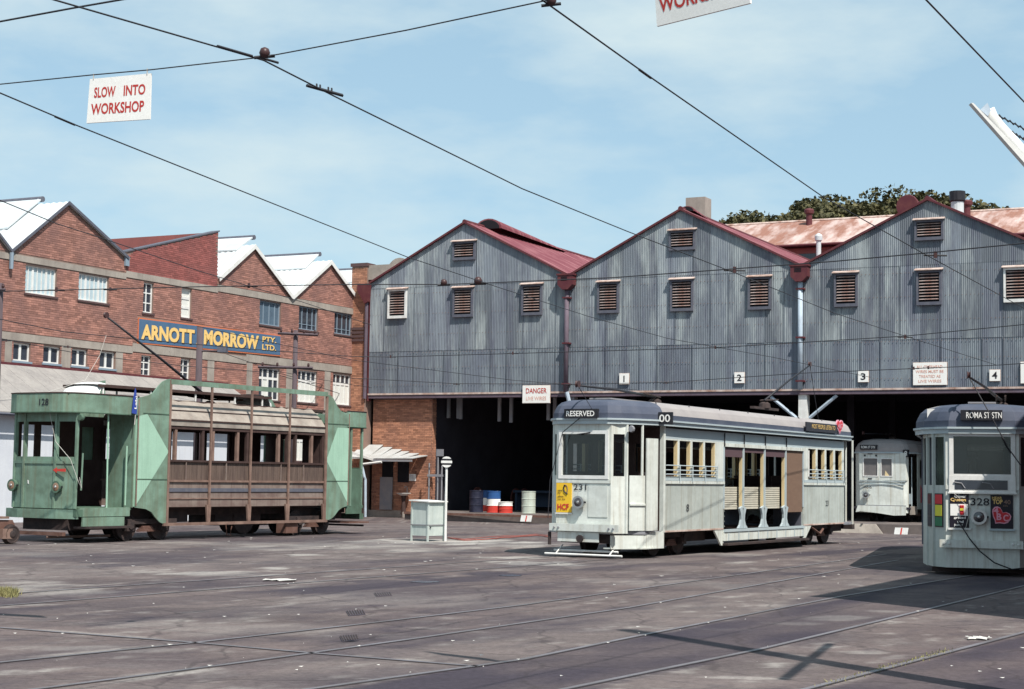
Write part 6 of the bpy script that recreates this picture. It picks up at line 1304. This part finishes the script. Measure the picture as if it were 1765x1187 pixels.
# ------------------------------------------------------------------ overhead wires
def wire(lab, pts, z=5.5, r_=.008, fit=(), name='trolley_wire', a=0, b=0):
    zz = z if isinstance(z, (list, tuple)) else [z]*len(pts)
    P = [gz(x, y, q) for (x, y), q in zip(pts, zz)]
    if a: P = [P[0]+(P[0]-P[1]).normalized()*a]+P
    if b: P = P+[P[-1]+(P[-1]-P[-2]).normalized()*b]
    t = thing(name, lab, 'wire', WF, tuple(P[0]), 'overhead wires'); MB().tube(P, r_, 5).build('cable', M['wire'], t)
    for (x, y, kind, s) in fit:
        q = gz(x, y, z if not isinstance(z, (list, tuple)) else zz[0])
        if kind == 'ball': MB().lathe([(.01, -.05*s), (.04*s, -.04*s), (.055*s, 0), (.04*s, .04*s), (.01, .055*s)], 12, tuple(q+Vector((0, 0, .03*s)))).build('insulator', M['insul'], t, smooth=True); MB().tube([q+Vector((-.10*s, 0, -.02)), q+Vector((.10*s, 0, -.0))], .018*s, 5).build('hanger', M['wire'], t)
        elif kind == 'ear':
            d = (P[1]-P[0]).normalized(); MB().tube([q-d*.22*s, q, q+d*.22*s], .013, 5).build('ear', M['wire'], t)
        elif kind == 'sect':
            d = (P[1]-P[0]).normalized(); MB().tube([q-d*.26, q+d*.26], .018, 5).build('section_insulator', M['wire'], t)
            for k in (-.12, -.07, .05, .10): w = q+d*k; MB().box(w.x-.007, w.x+.007, w.y-.02, w.y+.02, w.z+.01, w.z+.045).build('clip', M['wire'], t)
        elif kind == 'cl': MB().box(q.x-.02*s, q.x+.02*s, q.y-.02, q.y+.02, q.z-.03*s, q.z+.05*s).build('hanger', M['insul'], t); MB().tube([q+Vector((-.14*s, 0, 0)), q+Vector((.14*s, 0, 0))], .016, 5).build('hanger', M['wire'], t)
wire('thick trolley wire running from the upper left over the long tram to the shed', [(95, 0), (455, 104), (575, 165), (900, 325), (1080, 398), (1269, 471), (1440, 540)], 5.5, .0085, [(405, 88, 'ear', 1), (462, 103, 'ear', .6), (560, 156, 'sect', 1)], a=6)
wire('trolley wire entering at the left edge and running down towards the first shed gable', [(0, 160), (130, 215), (700, 442), (859, 495), (1014, 545), (1151, 583)], 5.5, .0085, [(112, 208, 'ear', 1)], a=6)
wire('trolley wire starting near the top centre and running right over the middle gable', [(935, 0), (1110, 125), (1420, 340), (1587, 434), (1765, 531)], 5.5, .008, [(950, 6, 'ball', .8), (1112, 127, 'ear', .8)], a=5, b=8)
wire('trolley wire crossing the upper right corner of the sky', [(1597, 0), (1765, 175)], 5.5, .008, [], a=5, b=4)
wire('faint trolley wire along the top of the brick factory at the left', [(0, 345), (97, 385), (181, 412), (340, 466), (520, 520), (640, 560)], 5.5, .008, [], a=5)
wire('heavy cable cutting across the extreme upper left corner', [(0, 37), (130, 13), (205, 0)], 6.0, .010, [], 'span_wire', 4, 4)
wire('span wire carrying the hanging workshop sign and round insulator', [(0, 145), (158, 129), (260, 120), (455, 98), (700, 52), (935, 2), (1130, -46), (1300, -88)], 5.5, .0065, [(456, 96, 'ball', .95)], 'span_wire', 3, 4)
wire('long span wire with dark insulators crossing the louvred gables', [(0, 502), (97, 500), (340, 494), (606, 490), (765, 490), (824, 488), (1060, 478), (1266, 463), (1440, 450), (1615, 434), (1765, 419)], 5.5, .011, [(97, 500, 'cl', 1.3), (190, 499, 'cl', 1), (429, 493, 'cl', 1.3), (765, 490, 'ball', 1.3), (824, 488, 'ball', 1.6), (1266, 466, 'cl', 1.4), (1612, 440, 'cl', 1.4)], 'span_wire', 3, 3)
wire('second span wire at the level of the sheet seam on the shed front', [(0, 550), (111, 572), (300, 590), (439, 602), (606, 614), (673, 615), (884, 609), (1060, 604), (1233, 599), (1380, 590), (1560, 579), (1765, 559)], 5.5, .012, [(673, 615, 'cl', 1.2), (884, 609, 'cl', 1.2), (1233, 599, 'cl', 1.2), (1560, 581, 'cl', 1.4)], 'span_wire', 3, 3)
wire('lowest span wire just above the shed doorway', [(600, 651), (787, 661), (980, 662), (1148, 659), (1380, 643), (1720, 629), (1765, 626)], 5.5, .013, [(787, 662, 'cl', 1), (1148, 660, 'cl', 1), (1600, 634, 'cl', 1.3), (1575, 635, 'cl', 1.3)], 'span_wire', 0, 3)
wire('dark cable sagging from the left edge over the green tram to the shed corner', [(0, 583), (140, 610), (300, 629), (480, 643), (560, 664), (640, 690)], [5.6, 5.5, 5.5, 5.5, 5.5, 5.2], .012, [(11, 587, 'cl', 1), (117, 598, 'cl', 1)], 'feeder_cable', 2)
wire('dark cable just below the sagging feeder, ending at the shed corner', [(483, 647), (560, 670), (644, 697)], 5.2, .014, [], 'feeder_cable')
wire('thin cable from the flood lamp pole down to the shed corner', [(390, 610), (470, 638), (560, 655), (640, 668)], 5.4, .010, [], 'feeder_cable')
wire('thin trolley wire converging on the middle shed doorway', [(340, 562), (606, 620), (884, 655), (1100, 672)], [5.5, 5.5, 5.3, 5.2], .010, [(292, 606, 'cl', 0.01)])
wire('thin trolley wire converging on the right shed doorway', [(1151, 583), (1330, 615), (1500, 650)], 5.5, .009)
wire('faint trolley wire ending at the fourth doorway', [(1440, 540), (1560, 579), (1718, 629)], 5.5, .009)
# hanging signs
def hsign(lab, bl_, br_, tl, tr, lines, zref):
    A = gz(*zref[0], 5.5); B = gz(*zref[1], 5.5); d = (B-A); d.z = 0; d.normalize(); nrm = Vector((-d.y, d.x, 0))
    c = [onp(x, y, A, nrm) for x, y in (bl_, br_, tr, tl)]
    base = (c[3]+c[2])/2; t = thing('hanging_sign', lab, 'sign', WF, tuple(base), 'signs hung on the span wire')
    MB().prism(c, nrm*.02).build('board', M['signwhite'], t)
    for k, q in ((.06, 0), (.94, 0)):
        p = c[3].lerp(c[2], k); MB().tube([p-Vector((0, 0, .01)), p+Vector((0, 0, .05))], .006, 5).build('clip', M['rope'], t)
    u = ((c[3]-c[0])+(c[2]-c[1])).normalized(); rgt = (c[1]-c[0]).normalized(); w = (c[1]-c[0]).length; h = (c[3]-c[0]).length
    off = -nrm*.001 if rgt.cross(u).dot(nrm) < 0 else nrm*.024
    for s, fx, fz, fw, fh in lines:
        text('lettering', s, M['red'], t, c[0]+rgt*w*fx+(c[3]-c[0])*fz+off, rgt, u, w*fw, h*fh, .024, .001)
hsign('white hanging sign reading slow into workshop in red, whole in the upper left sky', (149, 212), (258, 205), (155, 136), (260, 126), [('SLOW', .09, .56, .34, .24), ('INTO', .56, .56, .34, .24), ('WORKSHOP', .06, .18, .84, .25)], ((158, 129), (260, 120)))
hsign('white hanging sign cut off by the top edge with only the word workshop showing', (1132, 45), (1293, 5), (1126, -62), (1284, -104), [('SLOW', .09, .58, .34, .22), ('INTO', .56, .58, .34, .22), ('WORKSHOP', .04, .20, .88, .24)], ((1130, -46), (1300, -88)))
